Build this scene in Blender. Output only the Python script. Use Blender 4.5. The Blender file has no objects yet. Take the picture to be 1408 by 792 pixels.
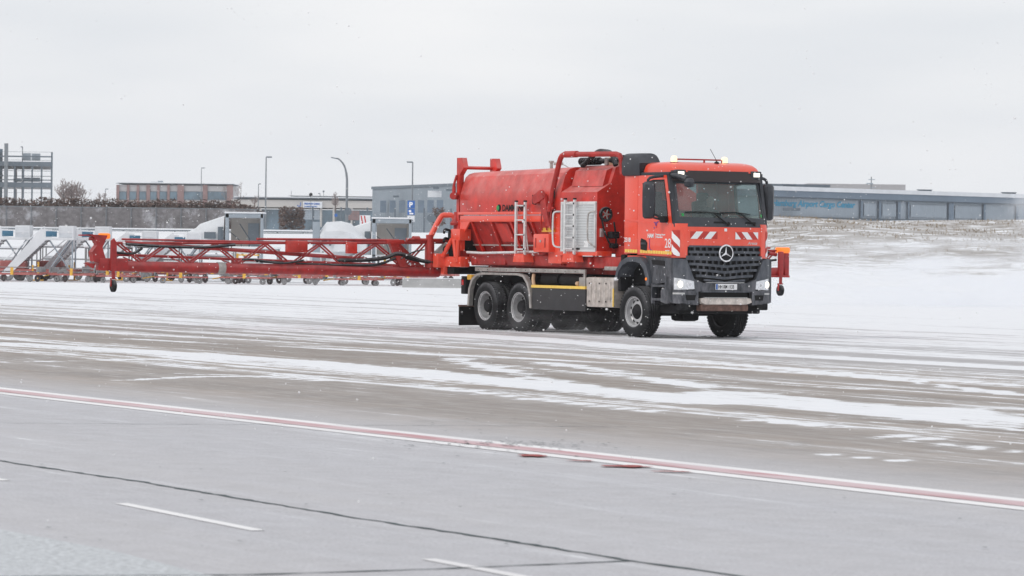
import bpy, bmesh, math, random
from mathutils import Vector, Matrix
from math import radians as R, sin, cos, pi
random.seed(7)
S = bpy.context.scene
C = S.collection
# ------------------------------------------------------------------ camera
F, H, PITCH, ROLL = 5100.0, 1.825, R(.618), R(.70)
cd = bpy.data.cameras.new('camera'); cam = bpy.data.objects.new('camera', cd); C.objects.link(cam)
cd.sensor_width = 36; cd.lens = F/1408*36; cd.clip_start = 1; cd.clip_end = 9000
CM = Matrix.Rotation(pi/2-PITCH, 3, 'X') @ Matrix.Rotation(ROLL, 3, 'Z')
cam.matrix_world = Matrix.Translation((0, 0, H)) @ CM.to_4x4()
cd.dof.use_dof = True; cd.dof.focus_distance = 76; cd.dof.aperture_fstop = 7
S.camera = cam
# ------------------------------------------------------------------ sky, sun, exposure
SUN_EL, SUN_AZ = R(32), R(215)      # soft light through cloud from the left, behind the camera side
w = bpy.data.worlds.new('World'); S.world = w; w.use_nodes = True
nt = w.node_tree; bg = nt.nodes['Background']
def N(t, **k):
    n = nt.nodes.new(t)
    for a, b in k.items(): setattr(n, a, b)
    return n
sky = N('ShaderNodeTexSky', sky_type='NISHITA', sun_disc=False); sky.sun_elevation = SUN_EL; sky.sun_rotation = SUN_AZ
sky.air_density = 1; sky.dust_density = 3
tc = N('ShaderNodeTexCoord'); mp = N('ShaderNodeMapping'); mp.inputs['Scale'].default_value = (4.5, 4.5, 22)
no = N('ShaderNodeTexNoise'); no.inputs['Scale'].default_value = 1.7; no.inputs['Detail'].default_value = 3; no.inputs['Roughness'].default_value = .45
cr = N('ShaderNodeValToRGB'); cr.color_ramp.elements[0].position = .3; cr.color_ramp.elements[1].position = .72
cr.color_ramp.elements[0].color = (7.25, 7.5, 7.9, 1); cr.color_ramp.elements[1].color = (8.55, 8.6, 8.75, 1)
mx = N('ShaderNodeMix', data_type='RGBA'); mx.inputs[0].default_value = .93
L = nt.links.new
L(tc.outputs['Generated'], mp.inputs['Vector']); L(mp.outputs[0], no.inputs['Vector']); L(no.outputs['Fac'], cr.inputs[0])
L(sky.outputs[0], mx.inputs[6]); L(cr.outputs[0], mx.inputs[7]); L(mx.outputs[2], bg.inputs['Color'])
bg.inputs['Strength'].default_value = .1
sd = bpy.data.lights.new('sun', 'SUN'); sd.energy = .8; sd.angle = R(10); sd.color = (1, .96, .9)
so = bpy.data.objects.new('sun', sd); C.objects.link(so)
so.rotation_euler = Vector((-sin(R(55)), -cos(R(55))*.9, .72)).to_track_quat('Z', 'Y').to_euler()
S.view_settings.view_transform = 'Standard'; S.view_settings.look = 'None'; S.view_settings.gamma = 1
S.view_settings.exposure = .14; S.cycles.volume_bounces = 5; S.cycles.max_bounces = 12; S.view_settings.use_curve_mapping = False

# ------------------------------------------------------------------ helpers
def ray(u, v): return CM @ Vector(((u-704)/F, -(v-396)/F, -1))
def at(u, v, Y):
    d = ray(u, v); return Vector((0, 0, H)) + d*(Y/d.y)
def gnd(u, v, z=0):
    d = ray(u, v); return Vector((0, 0, H)) + d*((z-H)/d.z)
def xz(u, v, Y): p = at(u, v, Y); return p.x, p.z

def mat(name, col, rough=.5, metal=0, var=.12, vs=3, bump=0, bs=40, coat=0, dust=0, dustcol=(.62, .5, .5), emit=0, vec=None, stretch=(1, 1, 1), spec=.5, splash=0):
    m = bpy.data.materials.new(name); m.use_nodes = True; t = m.node_tree; b = t.nodes['Principled BSDF']
    b.inputs['Roughness'].default_value = rough; b.inputs['Metallic'].default_value = metal
    b.inputs['Coat Weight'].default_value = coat; b.inputs['Specular IOR Level'].default_value = spec
    tcn = t.nodes.new('ShaderNodeTexCoord'); mpn = t.nodes.new('ShaderNodeMapping'); mpn.inputs['Scale'].default_value = stretch
    t.links.new(tcn.outputs['Object'], mpn.inputs[0])
    c = Vector(col)
    n = t.nodes.new('ShaderNodeTexNoise'); n.inputs['Scale'].default_value = vs; n.inputs['Detail'].default_value = 6; n.inputs['Roughness'].default_value = .6
    t.links.new(mpn.outputs[0], n.inputs['Vector'])
    r = t.nodes.new('ShaderNodeValToRGB'); r.color_ramp.elements[0].position = .32; r.color_ramp.elements[1].position = .68
    r.color_ramp.elements[0].color = (*[max(0, x*(1-var)) for x in c], 1); r.color_ramp.elements[1].color = (*[min(1, x*(1+var)) for x in c], 1)
    t.links.new(n.outputs['Fac'], r.inputs[0]); out = r.outputs[0]
    if dust:
        g = t.nodes.new('ShaderNodeNewGeometry'); sp = t.nodes.new('ShaderNodeSeparateXYZ'); t.links.new(g.outputs['Normal'], sp.inputs[0])
        n2 = t.nodes.new('ShaderNodeTexNoise'); n2.inputs['Scale'].default_value = 2.2; n2.inputs['Detail'].default_value = 9; n2.inputs['Roughness'].default_value = .7
        t.links.new(mpn.outputs[0], n2.inputs['Vector'])
        a = t.nodes.new('ShaderNodeMath'); a.operation = 'MULTIPLY_ADD'; a.use_clamp = True
        mr = t.nodes.new('ShaderNodeMapRange'); mr.inputs['From Min'].default_value = 0; mr.inputs['From Max'].default_value = .55
        mr.inputs['To Min'].default_value = .04; mr.inputs['To Max'].default_value = 1
        t.links.new(sp.outputs['Z'], mr.inputs['Value'])
        mr2 = t.nodes.new('ShaderNodeMapRange'); mr2.inputs['From Min'].default_value = .3; mr2.inputs['From Max'].default_value = .7; mr2.inputs['To Max'].default_value = dust
        t.links.new(n2.outputs['Fac'], mr2.inputs['Value'])
        a.operation = 'MULTIPLY'; t.links.new(mr.outputs[0], a.inputs[0]); t.links.new(mr2.outputs[0], a.inputs[1])
        if splash:                                   # road slush dried on the lower panels
            so_ = t.nodes.new('ShaderNodeSeparateXYZ'); t.links.new(tcn.outputs['Object'], so_.inputs[0])
            hz_ = t.nodes.new('ShaderNodeMapRange'); hz_.inputs['From Min'].default_value = 2.5; hz_.inputs['From Max'].default_value = .5; hz_.inputs['To Max'].default_value = splash; t.links.new(so_.outputs['Z'], hz_.inputs['Value'])
            n4 = t.nodes.new('ShaderNodeTexNoise'); n4.inputs['Scale'].default_value = 5; n4.inputs['Detail'].default_value = 10; n4.inputs['Roughness'].default_value = .75
            ms = t.nodes.new('ShaderNodeMapping'); ms.inputs['Scale'].default_value = (1, 1, .35); t.links.new(tcn.outputs['Object'], ms.inputs[0]); t.links.new(ms.outputs[0], n4.inputs['Vector'])
            r4 = t.nodes.new('ShaderNodeMapRange'); r4.inputs['From Min'].default_value = .42; r4.inputs['From Max'].default_value = .68; t.links.new(n4.outputs['Fac'], r4.inputs['Value'])
            x4 = t.nodes.new('ShaderNodeMath'); x4.operation = 'MULTIPLY'; t.links.new(hz_.outputs[0], x4.inputs[0]); t.links.new(r4.outputs[0], x4.inputs[1])
            a2 = t.nodes.new('ShaderNodeMath'); a2.operation = 'MAXIMUM'; t.links.new(a.outputs[0], a2.inputs[0]); t.links.new(x4.outputs[0], a2.inputs[1]); a = a2
        mm = t.nodes.new('ShaderNodeMix'); mm.data_type = 'RGBA'; t.links.new(a.outputs[0], mm.inputs[0]); t.links.new(out, mm.inputs[6]); mm.inputs[7].default_value = (*dustcol, 1)
        out = mm.outputs[2]
        rr = t.nodes.new('ShaderNodeMapRange'); rr.inputs['To Min'].default_value = rough; rr.inputs['To Max'].default_value = .9; t.links.new(a.outputs[0], rr.inputs['Value']); t.links.new(rr.outputs[0], b.inputs['Roughness'])
    t.links.new(out, b.inputs['Base Color'])
    if bump:
        n3 = t.nodes.new('ShaderNodeTexNoise'); n3.inputs['Scale'].default_value = bs; n3.inputs['Detail'].default_value = 4
        t.links.new(mpn.outputs[0], n3.inputs['Vector']); bp = t.nodes.new('ShaderNodeBump'); bp.inputs['Strength'].default_value = bump; bp.inputs['Distance'].default_value = .02
        t.links.new(n3.outputs['Fac'], bp.inputs['Height']); t.links.new(bp.outputs[0], b.inputs['Normal'])
    if emit:
        b.inputs['Emission Color'].default_value = (*col, 1); b.inputs['Emission Strength'].default_value = emit
    return m
def ribbed(name, col, scale, axis='X', depth=.3, rough=.5, metal=0, dark=.75, dust=0):
    m = mat(name, col, rough, metal, .08, .4); t = m.node_tree; b = t.nodes['Principled BSDF']
    tcn = t.nodes.new('ShaderNodeTexCoord'); wv = t.nodes.new('ShaderNodeTexWave'); wv.bands_direction = axis; wv.inputs['Scale'].default_value = scale
    t.links.new(tcn.outputs['Object'], wv.inputs[0])
    bp = t.nodes.new('ShaderNodeBump'); bp.inputs['Strength'].default_value = depth; bp.inputs['Distance'].default_value = .05
    t.links.new(wv.outputs['Fac'], bp.inputs['Height']); t.links.new(bp.outputs[0], b.inputs['Normal'])
    return m
M = {}
M['cab_red'] = mat('cab_red', (.86, .068, .028), .28, 0, .05, 2, coat=.5, dust=.22, dustcol=(.8, .32, .26), splash=.8)
M['tank_red'] = mat('tank_red', (.58, .024, .012), .36, 0, .3, 2.5, coat=.15, dust=.95, dustcol=(.72, .33, .31), bump=.12, bs=3)
M['dark_red'] = mat('dark_red', (.40, .016, .011), .45, 0, .3, 4, dust=.35, dustcol=(.5, .2, .19), splash=.7)
M['boom_red'] = mat('boom_red', (.36, .014, .014), .42, 0, .3, 5, dust=.5, dustcol=(.6, .25, .25))
M['plastic'] = mat('grey_plastic', (.022, .026, .034), .48, 0, .25, 4, dust=.22, dustcol=(.30, .30, .33), splash=.8)
M['plastic_lt'] = mat('light_grey_plastic', (.045, .053, .068), .5, 0, .2, 5, dust=.3, dustcol=(.28, .29, .32), splash=.7)
M['black'] = mat('black', (.005, .005, .006), .5, 0, .2, 6, spec=.25)
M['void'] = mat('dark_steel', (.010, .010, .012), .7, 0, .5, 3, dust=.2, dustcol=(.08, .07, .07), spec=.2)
M['visor'] = mat('visor', (.022, .013, .014), .3, 0, .1, 3)
M['rubber'] = mat('rubber', (.012, .0125, .014), .75, 0, .4, 8, dust=.7, dustcol=(.30, .30, .32), bump=.3, bs=30, spec=.2)
M['alu'] = mat('aluminium', (.55, .55, .55), .42, .75, .15, 8, dust=.3, dustcol=(.8, .8, .8))
M['alu_lt'] = mat('pale_aluminium', (.72, .72, .72), .45, .2, .1, 8)
M['steel'] = mat('dull_steel', (.42, .40, .38), .5, .5, .25, 6, dust=.2, dustcol=(.7, .7, .7))
M['rimm'] = mat('rim_steel', (.5, .5, .51), .42, .4, .25, 9, dust=.2, dustcol=(.7, .7, .7))
M['chrome'] = mat('chrome', (.85, .85, .87), .14, 1, .02, 3)
M['white'] = mat('white_mark', (.85, .85, .86), .5, 0, .04, 5)
M['wred'] = mat('red_mark', (.52, .03, .02), .45, 0, .05, 5)
M['yellow'] = mat('yellow_paint', (.75, .42, .05), .5, 0, .2, 6)
M['tape'] = mat('yellow_tape', (.95, .62, .12), .3, 0, .1, 8)
M['orange'] = mat('orange_lens', (1, .22, .02), .3, 0, .05, 5, emit=.5)
M['beacon'] = mat('lit_beacon', (1, .72, .42), .3, 0, .02, 5, emit=1.0)
M['lamp'] = mat('headlamp_glow', (1, .93, .80), .2, 0, .02, 5, emit=.9)
M['lens'] = mat('headlamp_glass', (.75, .77, .80), .12, .25, .25, 14, coat=1)
M['redlens'] = mat('red_lens', (.5, .01, .01), .2)
M['green'] = mat('green_mark', (.02, .28, .06), .4)
M['purple'] = mat('purple_mark', (.18, .03, .2), .5)
M['blue'] = mat('blue_mark', (.02, .12, .42), .5)
M['cyan'] = mat('cyan_letters', (.05, .30, .48), .5, 0, .1)
M['tan'] = mat('tan_lid', (.62, .42, .27), .6)
M['skid'] = mat('skid_plate', (.55, .5, .46), .45, .4, .3, 7)
M['rust'] = mat('rusty_steel', (.16, .09, .07), .7, .1, .5, 9)
M['skin'] = mat('skin', (.68, .42, .33), .55)
M['jacket'] = mat('jacket', (.06, .07, .085), .85, 0, .3, 9)
M['hair'] = mat('hair', (.05, .035, .025), .8, 0, .3, 30)
M['seat'] = mat('seat_cloth', (.06, .065, .07), .9)
M['snow'] = mat('snow', (.84, .86, .89), .8, 0, .03, 1.5, bump=.3, bs=8)
def glassmat(name, tint, refl_rough=.03, keep=.75, film=.0):
    m = bpy.data.materials.new(name); m.use_nodes = True; t = m.node_tree
    for n in list(t.nodes):
        if n.type != 'OUTPUT_MATERIAL': t.nodes.remove(n)
    o = [n for n in t.nodes if n.type == 'OUTPUT_MATERIAL'][0]
    tr = t.nodes.new('ShaderNodeBsdfTransparent'); tr.inputs[0].default_value = (*tint, 1)
    gl = t.nodes.new('ShaderNodeBsdfGlossy'); gl.inputs['Roughness'].default_value = refl_rough
    lw = t.nodes.new('ShaderNodeLayerWeight'); pw = t.nodes.new('ShaderNodeMath'); pw.operation = 'POWER'; pw.inputs[1].default_value = 5; t.links.new(lw.outputs['Facing'], pw.inputs[0]); fr = t.nodes.new('ShaderNodeMath'); fr.operation = 'MULTIPLY_ADD'; fr.inputs[1].default_value = .92; fr.inputs[2].default_value = .05; t.links.new(pw.outputs[0], fr.inputs[0])
    mixn = t.nodes.new('ShaderNodeMixShader'); t.links.new(fr.outputs[0], mixn.inputs[0]); t.links.new(tr.outputs[0], mixn.inputs[1]); t.links.new(gl.outputs[0], mixn.inputs[2])
    # thin film of road salt on the pane
    df = t.nodes.new('ShaderNodeBsdfDiffuse'); df.inputs[0].default_value = (.42, .5, .5, 1)
    m2 = t.nodes.new('ShaderNodeMixShader'); nn = t.nodes.new('ShaderNodeTexNoise'); nn.inputs['Scale'].default_value = 2.5; nn.inputs['Detail'].default_value = 6
    tcn = t.nodes.new('ShaderNodeTexCoord'); t.links.new(tcn.outputs['Object'], nn.inputs['Vector'])
    mr = t.nodes.new('ShaderNodeMapRange'); mr.inputs['From Min'].default_value = .3; mr.inputs['From Max'].default_value = .75; mr.inputs['To Max'].default_value = film; mr.inputs['To Min'].default_value = film*.45
    t.links.new(nn.outputs['Fac'], mr.inputs['Value']); t.links.new(mr.outputs[0], m2.inputs[0]); t.links.new(mixn.outputs[0], m2.inputs[1]); t.links.new(df.outputs[0], m2.inputs[2])
    t.links.new(m2.outputs[0], o.inputs[0]); return m
M['glass'] = glassmat('windscreen_glass', (.70, .79, .77), .03, film=.16)
M['sideglass'] = glassmat('side_glass', (.78, .82, .84), .03, film=.04)

def nb(): return bmesh.new()
def merge(bm, tmp, mi=0):
    vm = {}
    for v in tmp.verts: vm[v] = bm.verts.new(v.co)
    for f in tmp.faces:
        try:
            nf = bm.faces.new([vm[v] for v in f.verts]); nf.material_index = mi; nf.smooth = True
        except ValueError: pass
    tmp.free()
def bx(bm, x0, x1, y0, y1, z0, z1, bev=0, rot=None, mi=0):
    t = nb(); bmesh.ops.create_cube(t, size=1)
    c = Vector(((x0+x1)/2, (y0+y1)/2, (z0+z1)/2))
    for v in t.verts: v.co = Vector((v.co.x*abs(x1-x0), v.co.y*abs(y1-y0), v.co.z*abs(z1-z0)))
    if bev: bmesh.ops.bevel(t, geom=list(t.edges), offset=bev, segments=2, affect='EDGES', profile=.6)
    for v in t.verts: v.co = (rot @ v.co if rot else v.co) + c
    merge(bm, t, mi)
def cyl(bm, p0, p1, r0, r1=None, seg=14, caps=True, mi=0):
    r1 = r0 if r1 is None else r1
    p0, p1 = Vector(p0), Vector(p1); d = p1-p0
    if d.length < 1e-6: return
    q = d.to_track_quat('Z', 'Y'); A, B = [], []
    for i in range(seg):
        a = 2*pi*i/seg; o = Vector((cos(a), sin(a), 0))
        A.append(bm.verts.new(p0+q@(o*r0))); B.append(bm.verts.new(p1+q@(o*r1)))
    for i in range(seg):
        f = bm.faces.new((A[i], A[(i+1) % seg], B[(i+1) % seg], B[i])); f.smooth = True; f.material_index = mi
    if caps:
        for g in (list(reversed(A)), B):
            f = bm.faces.new(g); f.material_index = mi
def smoothpts(pts, n=4):
    pts = [Vector(p) for p in pts]; out = []
    P = [pts[0]]+pts+[pts[-1]]
    for i in range(1, len(P)-2):
        for k in range(n):
            t = k/n; a, b, c, d = P[i-1], P[i], P[i+1], P[i+2]
            out.append(.5*((2*b)+(c-a)*t+(2*a-5*b+4*c-d)*t*t+(3*b-a-3*c+d)*t**3))
    out.append(pts[-1]); return out
def tube(bm, pts, r, seg=8, smooth=0, mi=0):
    n0 = len(pts); pts = smoothpts(pts, smooth) if smooth else [Vector(p) for p in pts]
    if isinstance(r, (list, tuple)): r = [r[min(n0-1, round(i*(n0-1)/(len(pts)-1)))] for i in range(len(pts))]
    rings = []; prev = None
    for i, p in enumerate(pts):
        d = (pts[min(i+1, len(pts)-1)]-pts[max(i-1, 0)])
        d.normalize()
        if prev is None:
            up = Vector((0, 0, 1)) if abs(d.z) < .9 else Vector((1, 0, 0)); n = d.cross(up).normalized()
        else: n = (prev-d*prev.dot(d)).normalized()
        prev = n; b = d.cross(n); rr = r[i] if isinstance(r, (list, tuple)) else r
        rings.append([bm.verts.new(p+(n*cos(2*pi*k/seg)+b*sin(2*pi*k/seg))*rr) for k in range(seg)])
    for A, B in zip(rings, rings[1:]):
        for k in range(seg):
            f = bm.faces.new((A[k], A[(k+1) % seg], B[(k+1) % seg], B[k])); f.smooth = True; f.material_index = mi
    f = bm.faces.new(list(reversed(rings[0]))); f.material_index = mi; f = bm.faces.new(rings[-1]); f.material_index = mi
def prism(bm, pts, axis, a, b, mi=0):
    def mk(p, t):
        if axis == 'y': return Vector((p[0], t, p[1]))
        if axis == 'x': return Vector((t, p[0], p[1]))
        return Vector((p[0], p[1], t))
    A = [bm.verts.new(mk(p, a)) for p in pts]; B = [bm.verts.new(mk(p, b)) for p in pts]; n = len(pts)
    fs = [bm.faces.new(A), bm.faces.new(list(reversed(B)))]
    for i in range(n): fs.append(bm.faces.new((A[(i+1) % n], A[i], B[i], B[(i+1) % n])))
    for f in fs: f.material_index = mi
    bmesh.ops.recalc_face_normals(bm, faces=fs)
def loft(bm, secs, close=True, caps=True, mi=0):
    rows = [[bm.verts.new(Vector(p)) for p in s] for s in secs]; n = len(secs[0]); fs = []
    for A, B in zip(rows, rows[1:]):
        for k in range(n if close else n-1):
            fs.append(bm.faces.new((A[k], A[(k+1) % n], B[(k+1) % n], B[k])))
    if caps: fs += [bm.faces.new(list(reversed(rows[0]))), bm.faces.new(rows[-1])]
    for f in fs: f.smooth = True; f.material_index = mi
    bmesh.ops.recalc_face_normals(bm, faces=fs)
def lathe(bm, prof, seg=40, axis='y', c=(0, 0, 0), mi=0):
    rings = []
    for (r, h) in prof:
        rg = []
        for k in range(seg):
            a = 2*pi*k/seg
            v = Vector((r*cos(a), h, r*sin(a))) if axis == 'y' else Vector((h, r*cos(a), r*sin(a))) if axis == 'x' else Vector((r*cos(a), r*sin(a), h))
            rg.append(bm.verts.new(v+Vector(c)))
        rings.append(rg)
    fs = []
    for A, B in zip(rings, rings[1:]):
        for k in range(seg): fs.append(bm.faces.new((A[k], A[(k+1) % seg], B[(k+1) % seg], B[k])))
    for f in fs: f.smooth = True; f.material_index = mi
    bmesh.ops.recalc_face_normals(bm, faces=fs)
def ringplate(bm, outer, inner, y0, y1):
    """plate in the x-z plane with a window; equal point counts"""
    n = len(outer)
    mk = lambda pts, y: [bm.verts.new((p[0], y, p[1])) for p in pts]
    O0, I0, O1, I1 = mk(outer, y0), mk(inner, y0), mk(outer, y1), mk(inner, y1); fs = []
    for i in range(n):
        j = (i+1) % n
        for q in ((O0[i], O0[j], I0[j], I0[i]), (O1[j], O1[i], I1[i], I1[j]), (O0[j], O0[i], O1[i], O1[j]), (I0[i], I0[j], I1[j], I1[i])): fs.append(bm.faces.new(q))
    bmesh.ops.recalc_face_normals(bm, faces=fs)
SPLIT = {'hopper_rib', 'rung', 'bolt', 'boom_bracket', 'tow_hook', 'rubber_cap', 'hazard_stripe', 'rear_valve', 'hopper_panel', 'ladder_stay', 'box_latch', 'reel_spoke', 'hand_hole', 'air_slot',
         'sticker', 'breather_valve', 'valve_block', 'step_plate', 'cable', 'boom_hose', 'top_chord', 'side_chord', 'cab_step', 'inner_liner', 'tread_ridge', 'hydraulic_hose', 'pillar', 'parapet_panel', 'tower_band', 'pane', 'tread',
         'handrail', 'stabiliser', 'roller', 'end_rail', 'canopy_window', 'support_strut', 'gate_panel', 'roof_vent', 'antenna_arm', 'bellows_strut', 'safety_strip', 'diagonal_stripe', 'brass_fitting', 'cab_rear_gear', 'red_lens', 'hinge_link', 'antenna', 'stair_side', 'drawbar'}
def obj(name, bm, m, parent=None, ang=35, loc=None):
    if name in SPLIT:
        bm.verts.ensure_lookup_table(); seen = set(); comps = []
        for v in bm.verts:
            if v in seen: continue
            st = [v]; seen.add(v); c = []
            while st:
                q = st.pop(); c.append(q)
                for e in q.link_edges:
                    o2 = e.other_vert(q)
                    if o2 not in seen: seen.add(o2); st.append(o2)
            comps.append(c)
        if 1 < len(comps) <= 60:
            last = None
            for c in comps:
                t = nb(); vm = {q: t.verts.new(q.co) for q in c}
                fs = set(f for q in c for f in q.link_faces)
                for f in fs:
                    nf = t.faces.new([vm[q] for q in f.verts]); nf.material_index = f.material_index
                last = obj1(name, t, m, parent, ang, loc)
            bm.free(); return last
    return obj1(name, bm, m, parent, ang, loc)
def obj1(name, bm, m, parent=None, ang=35, loc=None):
    me = bpy.data.meshes.new(name); bm.to_mesh(me); bm.free()
    for p in me.polygons: p.use_smooth = True
    try: me.set_sharp_from_angle(angle=R(ang))
    except Exception: pass
    for mm in (m if isinstance(m, (list, tuple)) else [m]): me.materials.append(M[mm] if isinstance(mm, str) else mm)
    o = bpy.data.objects.new(name, me); C.objects.link(o)
    if parent: o.parent = parent
    if loc: o.location = loc
    return o
def tag(o, label=None, cat=None, group=None, kind=None):
    if label: o['label'] = label
    if cat: o['category'] = cat
    if group: o['group'] = group
    if kind: o['kind'] = kind
    return o
def thing(name, label, cat, loc=(0, 0, 0), rotz=0, group=None):
    o = bpy.data.objects.new(name, None); C.objects.link(o); o.location = loc; o.rotation_euler = (0, 0, rotz); o.empty_display_size = .3
    return tag(o, label, cat, group)
def copy_tree(o, parent=None):
    c = o.copy(); C.objects.link(c); c.parent = parent
    for ch in list(o.children): copy_tree(ch, c)
    return c
def text(s, size, m, parent, loc, rot, name, bold=0, shear=0, align='LEFT', sx=1, ext=.002):
    cu = bpy.data.curves.new(name, 'FONT'); cu.body = s; cu.size = size; cu.extrude = ext; cu.offset = bold; cu.shear = shear; cu.align_x = align; cu.resolution_u = 4
    t = bpy.data.objects.new('tmp', cu); C.objects.link(t)
    dg = bpy.context.evaluated_depsgraph_get(); me = bpy.data.meshes.new_from_object(t.evaluated_get(dg)); bpy.data.objects.remove(t)
    me.materials.clear(); me.materials.append(M[m]); me.name = name
    o = bpy.data.objects.new(name, me); C.objects.link(o); o.parent = parent; o.location = loc; o.rotation_euler = rot; o.scale = (sx, 1, 1)
    return o
SIDE = (pi/2, 0, 0); FRONT = (pi/2, 0, pi/2)

# ------------------------------------------------------------------ ground: one sheet to the horizon
def sm(a, b, x):
    t = max(0, min(1, (x-a)/(b-a))); return t*t*(3-2*t)
def hgt(x, y):
    k = sm(0, 14, x)
    left = 2.95*sm(182, 292, y); right = 3.65*(min(1, max(0, (y-141)/62))**.85 if y > 141 else 0)
    z = left*(1-k)+right*k
    if y > 150 and z > .02: z += .12*sin(x*.35+y*.11)*min(1, z)*(1-sm(200, 300, y))
    if x > 24: z += .9*sm(24, 40, x)*sm(141, 170, y)*(1-sm(185, 215, y))*.8
    return z
STK = []
def stroke(pts, w):   # a swept band of snow, laid on the ground
    STK.append(([gnd(*p) for p in pts], w))
stroke([(0, 472), (200, 484), (400, 497), (560, 511), (700, 525), (850, 540), (970, 553)], (.75, .9))
stroke([(620, 493), (700, 512), (800, 530), (900, 547), (960, 553)], (.3, .8))
stroke([(750, 498), (850, 512), (960, 532), (1040, 552)], (.3, .7))
stroke([(1000, 541), (1100, 553), (1200, 562), (1300, 573)], (.85, .9))
stroke([(1300, 562), (1408, 580)], (.5, .8)); stroke([(1100, 556), (1408, 592)], (.3, .8))
stroke([(180, 466), (450, 480), (700, 492), (1000, 506), (1408, 530)], (.28, .8))
stroke([(640, 459), (900, 480), (1150, 492), (1408, 506)], (.8, .85))
stroke([(880, 490), (1150, 513), (1408, 543)], (.2, 1)); stroke([(175, 523), (260, 518), (360, 517), (450, 524)], (.16, .9))
stroke([(250, 514), (500, 520), (640, 530)], (.12, .7)); stroke([(1040, 578), (1132, 587)], (.17, .8)); stroke([(1222, 598), (1305, 605)], (.17, .8)); stroke([(620, 497), (900, 520), (1180, 535)], (.22, .7)); stroke([(480, 515), (760, 552), (900, 566)], (.14, .6)); stroke([(1200, 600), (1408, 622)], (.16, .7))
stroke([(1115, 623), (1270, 637)], (.1, .9)); stroke([(0, 448), (200, 460), (450, 473)], (.35, .7)); stroke([(60, 497), (200, 494), (350, 492)], (.3, .6))
def ramp(d, K):
    for (a, va), (b, vb) in zip(K, K[1:]):
        if d < b: return va+(vb-va)*max(0, (d-a)/(b-a))
    return K[-1][1]
KS = [(-30, .14), (0, .10), (1.5, .12), (3, .20), (5.4, .24), (6.2, .42), (8.6, .44), (9.4, .29), (14.5, .32), (16.5, .52), (21, .47), (23, .58), (34, .74), (48, .95), (400, .98)]
KB = [(0, .02), (1.0, .28), (2.8, .85), (9, 1), (15, .85), (19, .35), (30, .12), (60, 0)]
def build_ground():
    xs = [-900, -600, -400, -250, -120, -70, -45, -32]+[-26+i*.26 for i in range(201)]+[32, 45, 70, 120, 250, 400, 600, 900]
    ys = [-100, -40, 0, 8, 14]; y = 17.
    while y < 130: ys.append(y); y += .12+.0022*y
    while y < 420: ys.append(y); y += 2.5
    ys += [450, 600, 800, 1000]
    verts, sn, br = [], [], []
    lo = Vector((-.485, -.875))  # unit not needed
    pre = []
    for pts, wk in STK:
        xsn = [p.x for p in pts]; ysn = [p.y for p in pts]
        pre.append((pts, wk, min(xsn)-2, max(xsn)+2, min(ysn)-3, max(ysn)+3))
    for yy in ys:
        for xx in xs:
            d = (yy-34.0+xx*1.84)*.478
            s = ramp(d, KS); b = ramp(d, KB)
            if yy < 110:
                for pts, (wd, amt), ax, bx_, ay, by in pre:
                    if not (ax < xx < bx_ and ay < yy < by): continue
                    best = 9
                    for p, q in zip(pts, pts[1:]):
                        dx, dy = q.x-p.x, q.y-p.y; t = max(0, min(1, ((xx-p.x)*dx+(yy-p.y)*dy)/(dx*dx+dy*dy)))
                        e = math.hypot(xx-p.x-dx*t, yy-p.y-dy*t)
                        if e < best: best = e
                    s = max(s, amt*(1-sm(wd*.55, wd*1.25, best)))
            z = hgt(xx, yy)
            if z > .03: s, b = .97, 0
            if xx > 2 and 146 < yy < 215: b = sm(.5, 1.9, z)*sm(4, 12, xx)*(1-sm(27, 42, xx)); s = .97
            verts.append((xx, yy, z)); sn.append(s); br.append(b)
    nx = len(xs); faces = [(j*nx+i, j*nx+i+1, (j+1)*nx+i+1, (j+1)*nx+i) for j in range(len(ys)-1) for i in range(nx-1)]
    me = bpy.data.meshes.new('ground'); me.from_pydata(verts, [], faces)
    a = me.attributes.new('snow', 'FLOAT', 'POINT'); a.data.foreach_set('value', sn)
    a = me.attributes.new('brown', 'FLOAT', 'POINT'); a.data.foreach_set('value', br)
    for p in me.polygons: p.use_smooth = True
    o = bpy.data.objects.new('ground', me); C.objects.link(o); tag(o, kind='structure')
    m = bpy.data.materials.new('apron'); m.use_nodes = True; t = m.node_tree; P = t.nodes['Principled BSDF']; LK = t.links.new
    def nd(k, **kw):
        n = t.nodes.new(k)
        for a_, b_ in kw.items(): setattr(n, a_, b_)
        return n
    def noise(vec, sc, det, ro=.6, dist=0):
        n = nd('ShaderNodeTexNoise'); n.inputs['Scale'].default_value = sc; n.inputs['Detail'].default_value = det; n.inputs['Roughness'].default_value = ro; n.inputs['Distortion'].default_value = dist
        LK(vec, n.inputs['Vector']); return n.outputs['Fac']
    def math_(op, a_, b_, c_=None, clamp=False):
        n = nd('ShaderNodeMath', operation=op, use_clamp=clamp)
        for i, x in enumerate((a_, b_, c_)):
            if x is None: continue
            if isinstance(x, (int, float)): n.inputs[i].default_value = x
            else: LK(x, n.inputs[i])
        return n.outputs[0]
    def mapr(x, a_, b_, c_=0, d_=1, smooth=True):
        n = nd('ShaderNodeMapRange'); n.interpolation_type = 'SMOOTHSTEP' if smooth else 'LINEAR'
        LK(x, n.inputs['Value']); n.inputs['From Min'].default_value = a_; n.inputs['From Max'].default_value = b_; n.inputs['To Min'].default_value = c_; n.inputs['To Max'].default_value = d_
        return n.outputs[0]
    def mixc(f, a_, b_):
        n = nd('ShaderNodeMix', data_type='RGBA')
        if isinstance(f, (int, float)): n.inputs[0].default_value = f
        else: LK(f, n.inputs[0])
        for i, x in ((6, a_), (7, b_)):
            if isinstance(x, tuple): n.inputs[i].default_value = (*x, 1)
            else: LK(x, n.inputs[i])
        return n.outputs[2]
    g = nd('ShaderNodeNewGeometry')
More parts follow.
